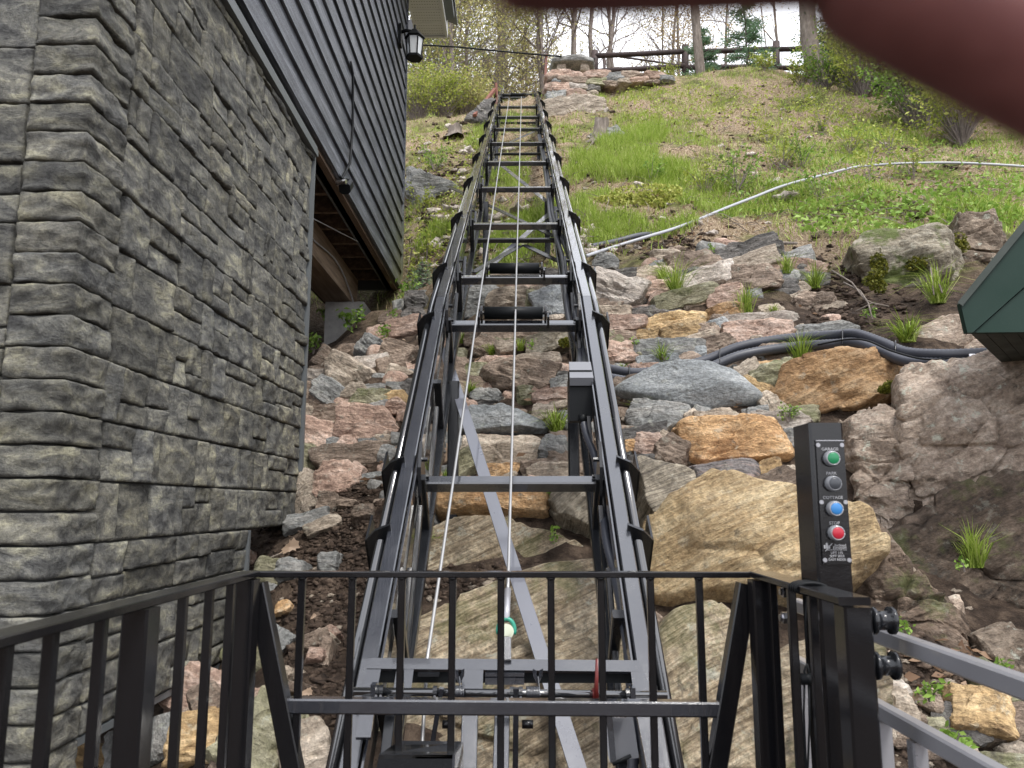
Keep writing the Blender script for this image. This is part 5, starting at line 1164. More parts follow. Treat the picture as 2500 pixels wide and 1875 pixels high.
# bright tall patches (picture spots projected to the ground)
sp = []
for (U, V, rx, ry, cnt_, h_) in [(1540, 350, .6, .5, 2600, .28), (1500, 400, .7, .6, 2600, .26), (1560, 430, .7, .5, 2800, .28), (1620, 440, .5, .4, 1200, .22), (1520, 560, .3, .25, 1000, .2), (1480, 580, .2, .2, 600, .2),
    (1240, 440, .35, .5, 1300, .18), (1290, 540, .4, .4, 1500, .18), (1240, 580, .35, .3, 1000, .16), (1230, 640, .3, .2, 700, .14), (1300, 600, .3, .25, 900, .15), (1440, 250, .4, .5, 900, .14), (1560, 300, .5, .5, 1000, .16), (1650, 330, .6, .6, 1200, .16),
    (1060, 572, .22, .16, 900, .18), (1170, 340, .3, .5, 700, .15), (1230, 300, .35, .4, 900, .13), (1470, 480, .3, .3, 700, .15), (1680, 470, .5, .4, 1000, .18), (1760, 520, .5, .3, 1100, .16), (1850, 490, .6, .4, 1100, .18),
    (2150, 330, .7, .6, 1400, .2), (2000, 380, .8, .6, 1200, .18), (2400, 520, .5, .4, 900, .2), (2050, 480, .7, .4, 1100, .16), (1640, 560, .3, .2, 600, .18), (1420, 430, .3, .4, 700, .18), (1420, 520, .2, .4, 800, .2), (1380, 330, .3, .5, 500, .15), (1700, 250, 1., .8, 900, .14), (1560, 235, .6, .5, 600, .14)]:
    P = hit(U, V); sp.append((P, rx, ry, cnt_, h_ * .5, h_ * 1.15, .0045, .75, .55))
grass_obj('tall_grass', sp, LG, 50)
# tufts between the stones: each one a plant
TU = [(1202, 840, 24, 'grass tuft on the stones between the cables and the roller rung, left one'), (1270, 828, 26, 'bright grass tuft right of the middle cable above the junction box level'), (1126, 811, 26, 'spreading grass tuft beside the left cable below the second roller'),
 (1358, 1012, 46, 'tall grass clump beside the junction box'), (1152, 935, 20, 'small grass tuft crossing the left cable below the tall clump level'), (1052, 1122, 22, 'grass tuft with dry blades at the left end of the lowest full rung'), (1090, 1140, 20, 'short grass tuft just under the oak leaf by the lowest full rung'),
 (1042, 1295, 34, 'dark green grass clump on the domed bedrock by the left rail'), (1619, 655, 34, 'grass tuft on top of the blue-grey flat stones right of the track'), (1650, 680, 44, 'largest grass tuft in the upper stones right of the track'), (1820, 735, 46, 'grass tuft left of the rounded grey rock'),
 (1616, 855, 26, 'thin upright grass tuft in the ochre stones'), (1566, 985, 26, 'grass tuft at the left end of the blue-grey boulder'), (1955, 855, 44, 'grass tuft growing over the conduits near their crest'), (2065, 830, 26, 'wispy grass tuft beside the small strap bracket'),
 (1520, 888, 16, 'tiny grass tuft by the right rail above the conduits'), (2215, 790, 55, 'lush hanging clump of grass in the hollow left of the green eave'), (1890, 745, 20, 'sparse grass tuft on the rounded grey rock'), (2380, 1330, 60, 'loose arching grass clump on the dark rock face at right'),
 (1920, 640, 30, 'grass tuft at the edge of the slope above the redgrey stones'), (1990, 670, 40, 'grass tuft hanging beside the mossy rock'), (1155, 1010, 16, 'tiny sprig of grass between stones behind the left cable'), (1576, 690, 26, 'thin grass spears left of the largest tuft'), (2290, 700, 50, 'fine drooping grass under the moss on the grey overhang')]
for i, (U, V, rp_, lbl) in enumerate(TU):
    P = hit(U, V + rp_ * .5, .02); s = P.length / F; r_ = rp_ * s
    P = P - P.normalized() * .12
    rg = np.random.default_rng(200 + i); n = int(60 + rp_ * 2.2); th = rg.uniform(0, 6.283, n); q_ = rg.random(n) * r_ * .32
    base = np.stack([P.x + np.cos(th) * q_, P.y + np.sin(th) * q_ * .6, np.full(n, P.z - .05)], 1)
    v, t = blades(base, rg.uniform(.2, 1.3, n) * r_ * rg.uniform(1.2, 2.0), .0028 if rp_ < 40 else .0034, rg.uniform(.6, 1.4), rg, rg.uniform(.5, 1.2))
    tag(link('grass_tuft', npmesh('grass_tuft', v, t, tints(n, 5, rg, rg.uniform(.2, .5), .3)), LG), lbl, 'grass tuft', 'grass tufts growing in the rocks')
# weeds (broad leaves) and moss
def sprig(P, r_, n, mt, name, lbl, cat, seed, lsize, group=None, stems=True, updir=1.0):
    rg = np.random.default_rng(seed); root = thing(name, lbl, cat, tuple(P), group)
    ends = []; m_ = MB(); k = max(3, n // 14)
    for i in range(k):
        a = rg.uniform(0, 6.283); q_ = rg.uniform(.3, 1) * r_; h_ = r_ * rg.uniform(.5, 1.3) * updir
        e = P + Vector((math.cos(a) * q_, math.sin(a) * q_ * .7, h_)); mid = P.lerp(e, .55) + Vector((0, 0, h_ * .15)); m_.tube([P, mid, e], [.004 * max(1, r_ * 2), .003, .0015], 4, False); ends.append((P, mid, e))
    if stems: m_.build('stem', BK, root)
    pos = []
    for i in range(n):
        p0, mi, e = ends[rg.integers(k)]; t = rg.uniform(.35, 1.05); b = (mi.lerp(e, (t - .5) * 2) if t > .5 else p0.lerp(mi, t * 2)); pos.append(np.array(b) + rg.normal(0, lsize * 1.1, 3))
    v, t = leaves(np.array(pos), lsize, rg, 1.2, .55); v = v - np.array(P)
    tag(link('leaf_cluster', npmesh('leaf_cluster', v, t, tints(n, 4, rg, .5, .28)), mt, root), kind='stuff'); return root
WD_ = [(860, 780, 34, 110, 'leafy green weed beside the concrete pier', .03), (800, 770, 34, 80, 'leafy weed at the foot of the wall corner left of the pier', .03), (765, 850, 30, 60, 'curled fern fronds low beside the stone wall edge', .025), (940, 810, 26, 60, 'small leafy sprig right of the pier on the pink stones', .02), (965, 770, 16, 30, 'tiny bright plant on the bank under the house corner', .018),
 (1350, 1210, 20, 50, 'small creeping plant above the rounded banded rock', .012), (1345, 1310, 18, 40, 'bright little seedling in the crack of the domed bedrock', .013), (1925, 1015, 32, 130, 'grey-green succulent-like plant left of the control post top', .010), (2265, 990, 30, 60, 'dark rosette plant on the pale lichened outcrop', .022),
 (2355, 1388, 16, 26, 'bright green seedling on the dark rock face', .014), (1557, 838, 14, 26, 'tiny seedling at the right rail', .012), (1295, 845, 14, 20, 'broad-leaved seedling between the roller rung and the box', .018), (2120, 765, 22, 50, 'pair of small ferns in the dark hollow', .016), (1620, 870, 16, 36, 'low ground plant under the ochre stones', .01),
 (2270, 1700, 26, 60, 'leafy weeds on the gravel at lower right', .014), (2330, 1830, 34, 80, 'weed patch beside the gate rail at the bottom right', .016), (2200, 1560, 30, 60, 'small weeds among the stones behind the upper gate rail', .012), (2440, 1650, 26, 50, 'grassy weeds on the round boulder at the right edge', .014),
 (1640, 1220, 14, 40, 'green moss sprig in the crack left of the ochre boulder', .008), (1740, 610, 20, 50, 'small leafy weed at the top of the stone bank', .014)]
for i, (U, V, rp_, n, lbl, ls) in enumerate(WD_):
    P = hit(U, V + rp_ * .5, .05); s = P.length / F; P = P - P.normalized() * .10
    sprig(P, rp_ * s, n, LB, 'weed', lbl, 'weed', 300 + i, ls, 'weeds on the rocks')
# broad-leaved ground cover on the right part of the slope
def region_pts(poly, n, seed):
    r_ = random.Random(seed); us = [p[0] for p in poly]; vs = [p[1] for p in poly]; out = []
    while len(out) < n:
        u, v_ = r_.uniform(min(us), max(us)), r_.uniform(min(vs), max(vs))
        if inpoly(u, v_, poly):
            P = hit(u, v_); out.append(P)
    return np.array([tuple(p) for p in out])
rg = np.random.default_rng(77)
P_ = region_pts([(1930, 520), (2060, 490), (2250, 480), (2500, 440), (2500, 560), (2300, 620), (2120, 585), (1950, 580)], 1500, 1); P_[:, 2] += rg.uniform(.03, .12, len(P_))
Q_ = region_pts([(2000, 300), (2500, 330), (2500, 480), (2100, 520), (1850, 540), (1750, 560), (1800, 440)], 1700, 2); Q_[:, 2] += rg.uniform(.02, .16, len(Q_))
v1, t1 = leaves(P_, .034, rg, 1.0, .62); v2_, t2 = leaves(Q_, .03, rg, 1.0, .5)
tag(link('ground_cover', npmesh('ground_cover', np.concatenate([v1, v2_]), np.concatenate([t1, t2 + len(v1)]), np.concatenate([tints(len(P_), 4, rg, .75, .2), tints(len(Q_), 4, rg, .5, .25)])), LB), kind='stuff')
P_ = region_pts([(1000, 330), (1200, 330), (1150, 560), (1000, 720), (985, 600)], 1500, 3); P_[:, 2] += rg.uniform(.01, .10, len(P_))
v1, t1 = leaves(P_, .026, rg, 1.0, .6)
P_ = region_pts([(1500, 200), (2000, 220), (2450, 330), (1900, 330), (1500, 300)], 1800, 5); P_[:, 2] += rg.uniform(.01, .2, len(P_))
v2_, t2 = leaves(P_, .03, rg, .8, .6)
tag(link('ground_cover', npmesh('ground_cover', np.concatenate([v1, v2_]), np.concatenate([t1, t2 + len(v1)]), tints((len(v1) + len(v2_)) // 4, 4, rg, .45, .28)), LY), kind='stuff')
# dead leaves
P_ = region_pts([(990, 330), (1200, 290), (1450, 210), (1900, 220), (2450, 380), (2480, 520), (1900, 560), (1450, 640), (1100, 680), (990, 720)], 2600, 7); P_[:, 2] += .012
Q_ = region_pts([(740, 900), (950, 780), (1400, 700), (2000, 700), (2000, 1100), (1400, 1200), (900, 1250), (700, 1300)], 200, 8); Q_[:, 2] += .06
R_ = region_pts([(2150, 1600), (2350, 1550), (2500, 1700), (2450, 1850), (2250, 1800)], 90, 9); R_[:, 2] += .02
P_ = np.concatenate([P_, Q_, R_]); v1, t1 = leaves(P_, .03, rg, 1.6, .55)
tag(link('dead_leaves', npmesh('dead_leaves', v1, t1, tints(len(P_), 4, rg, .55, .3)), LDEAD), kind='stuff')
tp = region_pts([(990, 330), (1200, 290), (1450, 210), (1900, 220), (2450, 380), (2480, 560), (1900, 560), (1450, 640), (1100, 700), (990, 740)], 700, 17)
m_ = MB()
for p in tp:
    a = rg.uniform(0, 6.283); l_ = rg.uniform(.06, .4); d_ = Vector((math.cos(a), math.sin(a), 0)) * l_; p = Vector(p); q_ = p + d_; q_.z = hgt(q_.x, q_.y) + rg.uniform(.01, .12); mi = (p + q_) / 2 + Vector((rg.normal(0, .03), rg.normal(0, .03), rg.uniform(0, .06)))
    m_.tube([p + Vector((0, 0, .02)), mi, q_], [.006, .005, .003], 3, False)
tag(m_.build('twigs', BKp, None), kind='stuff')
scatter_clods('hillside_stones', [(1100, 480, 60, 110, 60, .02, .07), (1250, 560, 60, 60, 26, .02, .06), (1700, 400, 250, 110, 60, .02, .06), (1430, 600, 40, 20, 30, .02, .05)], RK['pale'], 14)
scatter_clods('hillside_soil_clods', [(1100, 480, 60, 110, 300, .015, .05), (1700, 400, 300, 120, 160, .01, .035), (1600, 600, 120, 20, 200, .01, .03), (2100, 420, 200, 90, 90, .01, .03)], M['soil'], 15)
def oak_leaf(U, V, r_px, lbl, rot, mt=None, lift=.09):
    P = hit(U, V, lift); s = P.length / F * r_px; fr_ = frame_at(P, rot); n = 26; vs = []
    for i in range(n):
        a = 2 * math.pi * i / n; rr = s * (.62 + .38 * math.cos(5 * a) ** 2 * (1 if i % 2 else .45)) * (.55 + .45 * abs(math.cos(a)))
        vs.append(P + fr_ @ Vector((math.cos(a) * rr, math.sin(a) * rr * .8, .25 * rr * math.sin(a * 2))))
    m_ = MB(); m_.add([P] + vs, [(0, i + 1, (i + 1) % n + 1) for i in range(n)]); o = m_.build('oak_leaf', LDEADs, None)
    o.data.attributes.new('tint', 'FLOAT', 'POINT').data.foreach_set('value', [.75] * (n + 1)); tag(o, lbl, 'dead leaf')
    return o
LDEADs = LDEAD
oak_leaf(708, 1335, 30, 'big pale oak leaf on the soil beside the stepped end of the stone wall', .6)
oak_leaf(1100, 1105, 34, 'brown curled oak leaf on the stones above the lowest full rung', 1.4)
oak_leaf(748, 1690, 18, 'tan oak leaf lying on the soil at the left rail near the crossbar', .3)
oak_leaf(2225, 1700, 20, 'pale dead leaf on the gravel below the upper gate rail', 0)
oak_leaf(765, 1505, 10, 'small rust-coloured leaf low on the dug soil', .9)
# moss clumps
for i, (U, V, w_, h_, lbl) in enumerate([(2215, 590, 95, 60, 'large olive moss cushion on top of the grey overhang'), (2140, 640, 34, 70, 'moss hanging down the left side of the grey overhang'), (2245, 638, 45, 30, 'small round moss cushion under the large one'), (2135, 690, 40, 45, 'mossy clump low at the left foot of the overhang'),
    (2330, 600, 50, 40, 'moss patch on the rocks right of the overhang'), (1380, 835, 30, 22, 'dark moss patch right of the middle cable behind the track'), (2165, 945, 34, 20, 'moss patch on the orange-brown ledge rock'), (1540, 490, 110, 26, 'lime-green moss mound on the slope right of the track')]):
    P = hit(U, V, .12 if V > 560 else .0); s = P.length / F; rg2 = np.random.default_rng(400 + i); n = int(w_ * h_ * .45) if V > 560 else 2600
    n = min(max(n, 500), 2600); d = unit(rg2.normal(0, 1, (n, 3))) * rg2.uniform(.86, 1.02, (n, 1)); fr_ = np.array(frame_at(P))
    if V < 560: w_, h_ = 240, 60
    lob = rg2.uniform(-.55, .55, (7, 3)) * [1, 1, .3]; ls_ = rg2.uniform(.35, .65, 7); li = rg2.integers(0, 7, n); d = d * ls_[li][:, None] + lob[li]
    c = (d * np.array([w_ * s * .62, h_ * s * .62, min(w_, h_) * s * .34])) @ fr_.T + np.array(P) - np.array(P.normalized()) * (.3 if 2100 < U < 2320 else .12)
    v, t = leaves(c, .011 if V > 560 else .02, rg2, .3, .8, .5); tag(link('moss_cushion', npmesh('moss_cushion', v, t, tints(n, 4, rg2, .55 if V > 560 else .8, .3)), LM if V > 560 else LY), lbl, 'moss')
# stumps, sticks, small finds
def stump(U, V, wpx, hpx, lbl, lean, seed):
    P = hit(U, V + hpx * .5); s = P.length / F; rt = thing('tree_stump', lbl, 'stump', tuple(P)); r_ = wpx * s / 2; h_ = hpx * s; m_ = MB()
    n = 14; rings = []; rs_ = random.Random(seed)
    prof = [(-.15, 1.5), (.1, 1.15), (.4, .95), (.8, .92), (1, .9)]; vs = []; fs = []
    for j, (a, b) in enumerate(prof):
        for i in range(n):
            t = 6.283 * i / n; q_ = r_ * b * (1 + .12 * math.sin(3 * t + seed) + .05 * rs_.uniform(-1, 1) + (.25 * max(0, math.sin(4 * t)) if j == 0 else 0)); vs.append(P + Vector((math.cos(t) * q_ + lean * a * r_, math.sin(t) * q_, a * h_ + .03 * rs_.uniform(-1, 1) * (j == 4) * 1)))
    for j in range(4): fs += [(j * n + i, j * n + (i + 1) % n, (j + 1) * n + (i + 1) % n, (j + 1) * n + i) for i in range(n)]
    m_.add(vs, fs); m_.build('trunk', BKp, rt, True)
    m_ = MB(); m_.add(vs[4 * n:], [tuple(range(n))]); m_.build('cut_face', M['beam'], rt)
stump(1461, 320, 36, 56, 'weathered grey tree stump right of the top of the track', .5, 3); stump(1112, 322, 34, 26, 'low cut tree stump left of the track near the top', 0, 5)
def stick(pts, r_, lbl, lift=.05, mt=None):
    P = [hit(u, v_, lift) for u, v_ in pts]; o = one('tube', P, [r_ * (1 - .5 * i / len(P)) for i in range(len(P))], 6).build('stick', mt or BKp, None, True); return tag(o, lbl, 'stick')
stick([(1855, 597), (1900, 593), (1945, 594)], .02, 'pale broken stick lying at the top edge of the stone bank', .1)
stick([(1130, 1461), (1170, 1466), (1210, 1465), (1268, 1461)], .007, 'thin pale twig lying across the striped bedrock behind the railing', .12)
stick([(1148, 1482), (1160, 1470), (1172, 1462)], .005, 'short side twig beside the thin pale twig on the bedrock', .12)
stick([(2417, 860), (2430, 920), (2455, 985), (2470, 1040)], .006, 'dry stem hanging down the pale outcrop at right', .3)
stick([(2210, 850), (2250, 862), (2295, 888)], .006, 'straw stalk across the conduits left of the second bracket', .3)
stick([(625, 1380), (660, 1362), (700, 1345)], .008, 'dry root lying on the soil by the stepped wall end', .05)
stick([(1450, 345), (1425, 375), (1405, 400)], .02, 'dead branch beside the grey stump', .05)
for i, pts in enumerate([[(2060, 690), (2100, 710), (2120, 740), (2130, 780)], [(2030, 660), (2080, 690), (2110, 730), (2140, 745)], [(2270, 640), (2275, 680), (2280, 720)], [(2285, 640), (2292, 690), (2300, 715)], [(2090, 760), (2130, 740), (2170, 748)]]):
    stick(pts, .008, ['arching dry root at the left of the dark hollow', 'long dry root crossing the left of the dark hollow', 'brown rootlet hanging from the moss, left of a pair', 'brown rootlet hanging from the moss, right of a pair', 'bent root lying at the bottom of the dark hollow'][i], .18)
# ---------------------------------------------------------------- trees
def branch(m_, P, d, ln_, r_, depth, rs_, ends, spread=.6, n=5, up=.15, mind=0):
    seg = 4 if depth > 1 else 3; pts = [P]; cur = Vector(P); dd = Vector(d)
    for i in range(seg):
        dd = (dd + Vector((rs_.gauss(0, .22), rs_.gauss(0, .22), rs_.gauss(0, .12) + up * .16))).normalized(); cur = cur + dd * (ln_ / seg); pts.append(cur.copy())
    m_.tube(pts, [max(r_ * (1 - .55 * i / seg), .003) for i in range(seg + 1)], n if r_ > .03 else 4, False)
    if depth == 0: ends.append((pts[-2], pts[-1])); ends.append((pts[1], pts[2])); return
    k = rs_.randint(4, 5)
    for i in range(k):
        t = rs_.uniform(.35, 1); j = min(int(t * seg), seg - 1); q_ = pts[j].lerp(pts[j + 1], t * seg - j)
        a = rs_.uniform(0, 6.283); side = Vector((math.cos(a), math.sin(a), rs_.uniform(-.1, .6))).normalized()
        branch(m_, q_, (dd * (1 - spread) + side * spread).normalized(), ln_ * rs_.uniform(.45, .7), r_ * rs_.uniform(.35, .5), depth - 1, rs_, ends, spread, 4, up)
def tree(U, V, y, h_, r_, lbl, seed, lean=(0, 0), leafm=None, nleaf=1500, lsize=.045, spread=.6, nbr=14, b0=.25, depth=2, cloud=.35, bark=None, name='tree', group='trees at the top of the slope', cat='tree', blen=.32):
    g0 = W(U, V, y); P = Vector((g0.x, g0.y, min(g0.z, hgt(g0.x, g0.y)) - .1)); rs_ = random.Random(seed); rt = thing(name, lbl, cat, tuple(P), group); m_ = MB(); pts = [P]; seg = 8; cur = P.copy()
    for i in range(seg):
        cur = cur + Vector((lean[0] * h_ / seg + rs_.gauss(0, .02) * h_ / seg * 3, lean[1] * h_ / seg, h_ / seg)); pts.append(cur.copy())
    m_.tube(pts, [r_ * (1.15 - .75 * i / seg) for i in range(seg + 1)], 9, False); m_.build('trunk', bark or BK, rt, True)
    ends = []; mb = MB()
    for i in range(nbr):
        t = rs_.uniform(b0, .98); j = min(int(t * seg), seg - 1); q_ = pts[j].lerp(pts[j + 1], t * seg - j); a = rs_.uniform(0, 6.283)
        branch(mb, q_, Vector((math.cos(a), math.sin(a), rs_.uniform(.3, 1.4))).normalized(), h_ * blen * (1.1 - .5 * t) * rs_.uniform(.5, 1.0), r_ * rs_.uniform(.15, .3), depth, rs_, ends, spread)
    mb.build('limbs', bark or BK, rt)
    if leafm and nleaf:
        rg_ = np.random.default_rng(seed); k = rg_.integers(0, len(ends), nleaf); t = rg_.uniform(0, 1.1, (nleaf, 1))
        e = np.array([[tuple(a), tuple(b)] for a, b in ends]); pos = e[k, 0] * (1 - t) + e[k, 1] * t + rg_.normal(0, cloud * .35, (nleaf, 3)) - np.array(P)
        v, tt = leaves(pos, lsize, rg_, .3, .6); link('crown', npmesh('crown', v, tt, tints(nleaf, 4, rg_, .5, .28)), leafm, rt)
    return rt
tree(1160, 225, 24, 12, .16, 'leaning grey-barked tree left of the track with a bend in its trunk', 1, (.12, 0), LT, 5460, 0.041, nbr=22)
tree(1215, 230, 26, 11, .10, 'thin tree directly above the top of the track on its left side', 2, (-.02, 0), LT, 5460, 0.041, nbr=22)
tree(1325, 215, 23, 12, .13, 'straight dark trunk rising just left of the red post', 3, (-.03, 0), LT, 4200, 0.037, nbr=20)
tree(1400, 150, 25, 12, .12, 'bare forked trunk behind the left half of the bench', 4, (.0, 0), None, 0, nbr=16, blen=.4)
tree(1425, 150, 26, 12, .10, 'bare trunk leaning right behind the bench', 5, (.10, 0), None, 0, nbr=14, blen=.4)
tree(1485, 160, 27, 12, .11, 'bare trunk just right of the first fence post', 6, (.04, 0), LT, 1470, 0.037, nbr=20)
tree(1530, 170, 30, 12, .10, 'thin bare trunk between the first and second fence posts, left one', 7, (-.06, 0), LT, 1890, 0.041, nbr=20)
tree(1580, 170, 31, 13, .10, 'thin bare trunk between the first and second fence posts, right one', 8, (.06, 0), LO, 2940, 0.041, nbr=20)
tree(1640, 170, 30, 12, .09, 'thin tree just left of the second fence post with orange buds', 9, (.0, 0), LO, 3780, 0.041, nbr=20)
tree(1716, 225, 17.6, 12, .105, 'straight grey trunk standing in front of the fence right of the second post', 10, (.0, 0), None, 0, nbr=10, b0=.55, bark=BKp)
tree(1760, 180, 29, 11, .09, 'thin tree behind the fence left of the pine sapling', 11, (.05, 0), LO, 3150, 0.041, nbr=20)
tree(1998, 232, 15.8, 12, .17, 'thick furrowed trunk at the right of the fence, nearest the finger', 12, (.0, 0), LC, 700, .03, nbr=10, b0=.4, bark=BKp)
tree(2270, 330, 12.5, 7, .06, 'thin dark trunk in the shrubs under the fingertip', 13, (-.05, 0), LC, 900, .03, nbr=12, b0=.2)
tree(2330, 340, 12.2, 7, .08, 'dark peeling trunk right of the thin one under the fingertip', 14, (-.02, 0), LC, 900, .03, nbr=12, b0=.3)
tree(1070, 260, 20, 9, .07, 'slim tree with yellow-green leaves beside the house eave', 15, (.05, 0), LY, 8820, 0.037, nbr=30, b0=.1)
tree(1110, 270, 22, 10, .08, 'slim yellow-leaved tree between the eave and the leaning tree', 16, (-.03, 0), LT, 8820, 0.041, nbr=28, b0=.1)
tree(1030, 240, 24, 11, .09, 'tall yellow-green tree right behind the lantern', 17, (.02, 0), LY, 8820, 0.045, nbr=26, b0=.1)
tree(1255, 230, 32, 9, .08, 'distant slim tree seen through the top of the track frame', 18, (.04, 0), LT, 5460, 0.049, nbr=24, b0=.1)
tree(1290, 230, 30, 9, .08, 'distant thin tree left of the red post with pale buds', 19, (.03, 0), LO, 3780, 0.045, nbr=24, b0=.1)
tree(1095, 250, 19, 9.5, .06, 'slender tree crowded with straw-yellow leaves halfway between eave and track top', 31, (.02, 0), LT, 9000, .036, nbr=34, b0=.05, cloud=.6)
tree(1140, 240, 21, 10, .06, 'slender straw-yellow tree just left of the leaning grey-barked tree', 32, (-.02, 0), LT, 9000, .038, nbr=34, b0=.05, cloud=.6)
tree(1240, 225, 25, 10, .07, 'fine-twigged yellow tree behind the left rail end', 33, (.02, 0), LT, 7000, .04, nbr=30, b0=.05, cloud=.6)
tree(1300, 215, 28, 10, .07, 'fine-twigged tree with pale leaves behind the right rail end', 34, (-.02, 0), LO, 5000, .042, nbr=30, b0=.05, cloud=.6)
# shrubs
for i, (U, V, y, r_, n, mt, lbl) in enumerate([(1020, 300, 16.5, .9, 1500, LY, 'dense yellow-green bush right of the house corner'), (1075, 300, 17, .9, 1600, LY, 'loose yellow-green bush in the middle of the left thicket'), (1130, 295, 17.5, .8, 1300, LT, 'pale budding bush left of the leaning beam'), (1050, 230, 19, 1.3, 2200, LT, 'tall pale thicket behind the left bushes'), (1110, 220, 20, 1.3, 2200, LT, 'tall pale thicket left of the track top'),
    (1010, 190, 20, 1.4, 2000, LY, 'yellow thicket just under the lantern'), (1090, 170, 23, 2.4, 6500, LT, 'tall straw-coloured thicket behind the left bushes, nearest the eave'), (1190, 180, 24, 2.2, 6000, LT, 'tall straw-coloured thicket between the leaning tree and the track top'), (1010, 120, 24, 2.6, 6000, LY, 'high yellow-green foliage behind the eave corner'), (1270, 190, 26, 1.8, 4000, LO, 'orange-tinged thicket behind the top of the track'), (1560, 165, 25, 1.5, 3600, LO, 'orange-tinged bush behind the first fence bay'), (1780, 165, 26, 1.6, 3600, LT, 'pale yellow bush behind the second fence bay'), (1150, 250, 18, .8, 900, LY, 'small green bush behind the leaning beam'), (2080, 215, 16.2, 1.0, 1800, LY, 'green bush beside the thick trunk'), (2180, 260, 14.6, 1.1, 2200, LB, 'dense green bush under the fingertip'), (2260, 265, 14, 1.0, 1500, LC, 'dark evergreen bush under the fingertip'),
    (2150, 205, 17, 1.1, 1800, LC, 'dark evergreen branches right of the thick trunk'), (2060, 170, 17, .9, 1300, LC, 'dark feathery evergreen just right of the thick trunk top'), (2400, 330, 12.5, 1.0, 1400, LC, 'dark bush at the far right under the finger'), (1960, 240, 15.3, .35, 400, LY, 'low bush left of the thick trunk'), (1870, 232, 16, .3, 300, LY, 'low bush under the third fence post'), (1620, 195, 18.5, .45, 500, LY, 'small bush under the second fence post'), (2240, 320, 12.5, .7, 1300, LB, 'bright leafy bush below the dark evergreen'), (2110, 270, 14.2, .7, 1300, LY, 'low yellow-green bush downhill of the thick trunk'), (2020, 255, 15, .5, 800, LB, 'small dark-leaved bush at the foot of the thick trunk'), (2350, 370, 11.6, .7, 1300, LY, 'leafy bush downhill of the dark peeling trunk')]):
    r_, n = (r_ * 1.4, int(n * 1.6)) if U > 1950 else (r_ * 1.1, int(n * 1.4)); p = W(U, V, y); P = Vector((p.x, p.y, hgt(p.x, p.y))); sprig(P, r_, n, mt, 'bush', lbl, 'bush', 600 + i, .035 if r_ > .7 else .03, 'bushes at the edge of the woods', updir=1.15)
for i, (U, V, r_, n, lbl) in enumerate([(1015 + 5, 0, 0, 0, '')][:0] + [(1015, 450, 0, 0, '')][:0] + [(1800, 450, .42, 260, 'spreading sapling with bright leaves left of the bend of the pale pipe'), (1720, 455, .35, 200, 'low flat-branched sapling above the pale pipe, left of the spreading one'), (1910, 400, .45, 300, 'upright sapling with the palest leaves in the middle of the slope'), (1960, 390, .35, 200, 'leafy sapling where the pale pipe leaves the grass'),
    (2080, 360, .35, 200, 'small sapling above the crest of the pale pipe'), (2170, 360, .35, 180, 'reddish-stemmed sapling above the pipe near the right edge'), (2000, 470, .3, 130, 'short sapling just below the pale pipe'), (2120, 430, .35, 150, 'tall bare-stemmed sapling crossing the pale pipe'), (2230, 420, .35, 160, 'sapling at the far right below the pipe'), (1590, 430, .25, 100, 'tiny sapling in the tall grass patch'), (1875, 330, .3, 180, 'pale young shrub high in the middle of the slope'), (2010, 300, .4, 240, 'young shrub below the thick trunk'),
    (1060, 400, .35, 200, 'green sapling on the bank between the house corner and track'), (1040, 620, .25, 120, 'leafy plant hanging beside the left rail level with the first roller'), (1030, 500, .3, 140, 'small sapling by the grey outcrop left of the track'), (1000, 730, .22, 120, 'leafy weed under the house corner beside the left rail')]):
    P = hit(U, V + 20); sprig(P, r_, n, LY if i % 3 else LB, 'sapling', lbl, 'sapling', 700 + i, .026, 'saplings on the slope', updir=1.2)
# conifers
def conifer(U, V, y, h_, r_, lbl, seed, mt, nn=5000, tiers=13, lean=0, nl=.07, wid=.32, b0=.08):
    g0 = W(U, V, y); P = Vector((g0.x, g0.y, min(g0.z, hgt(g0.x, g0.y)) - .05)); rs_ = random.Random(seed); rt = thing('conifer', lbl, 'conifer', tuple(P), 'conifers at the top of the slope'); m_ = MB()
    m_.tube([P, P + Vector((lean * h_ * .5, 0, h_ * .5)), P + Vector((lean * h_, 0, h_))], [r_, r_ * .6, .01], 8, False); m_.build('trunk', BK, rt, True); mb = MB(); sp_ = []
    for i in range(tiers):
        t = b0 + (1 - b0) * i / tiers
        for k in range(5):
            a = rs_.uniform(0, 6.283); L_ = h_ * wid * (1 - t * .85) * rs_.uniform(.6, 1.15); q_ = P + Vector((lean * h_ * t, 0, h_ * (t + rs_.uniform(-.03, .03)))); e = q_ + Vector((math.cos(a) * L_, math.sin(a) * L_, L_ * rs_.uniform(-.1, .35))); mb.tube([q_, q_.lerp(e, .5) - Vector((0, 0, L_ * .05)), e], [.018, .012, .004], 4, False); sp_.append((q_, e))
    mb.build('limbs', BK, rt); rg_ = np.random.default_rng(seed); E = np.array([[tuple(a), tuple(b)] for a, b in sp_]); ln_ = np.linalg.norm(E[:, 1] - E[:, 0], axis=1); k = rg_.choice(len(E), nn, p=ln_ / ln_.sum())
    t = rg_.uniform(.15, 1.05, (nn, 1)); c = E[k, 0] * (1 - t) + E[k, 1] * t; off = rg_.normal(0, 1, (nn, 3)) * np.array([1, 1, .35]) * (ln_[k][:, None] * .11 + .03); c = c + off
    d = unit(E[k, 1] - E[k, 0] + rg_.normal(0, .55, (nn, 3)) * ln_[k][:, None]); s = unit(np.cross(d, rg_.normal(0, 1, (nn, 3)))); w_ = nl * .14
    v = np.stack([c - s * w_, c + s * w_, c + d * nl * rg_.uniform(.7, 1.5, (nn, 1))], 1).reshape(-1, 3) - np.array(P)
    link('crown', npmesh('crown', v, np.arange(nn * 3).reshape(-1, 3), tints(nn, 3, rg_, .5, .28)), mt, rt)
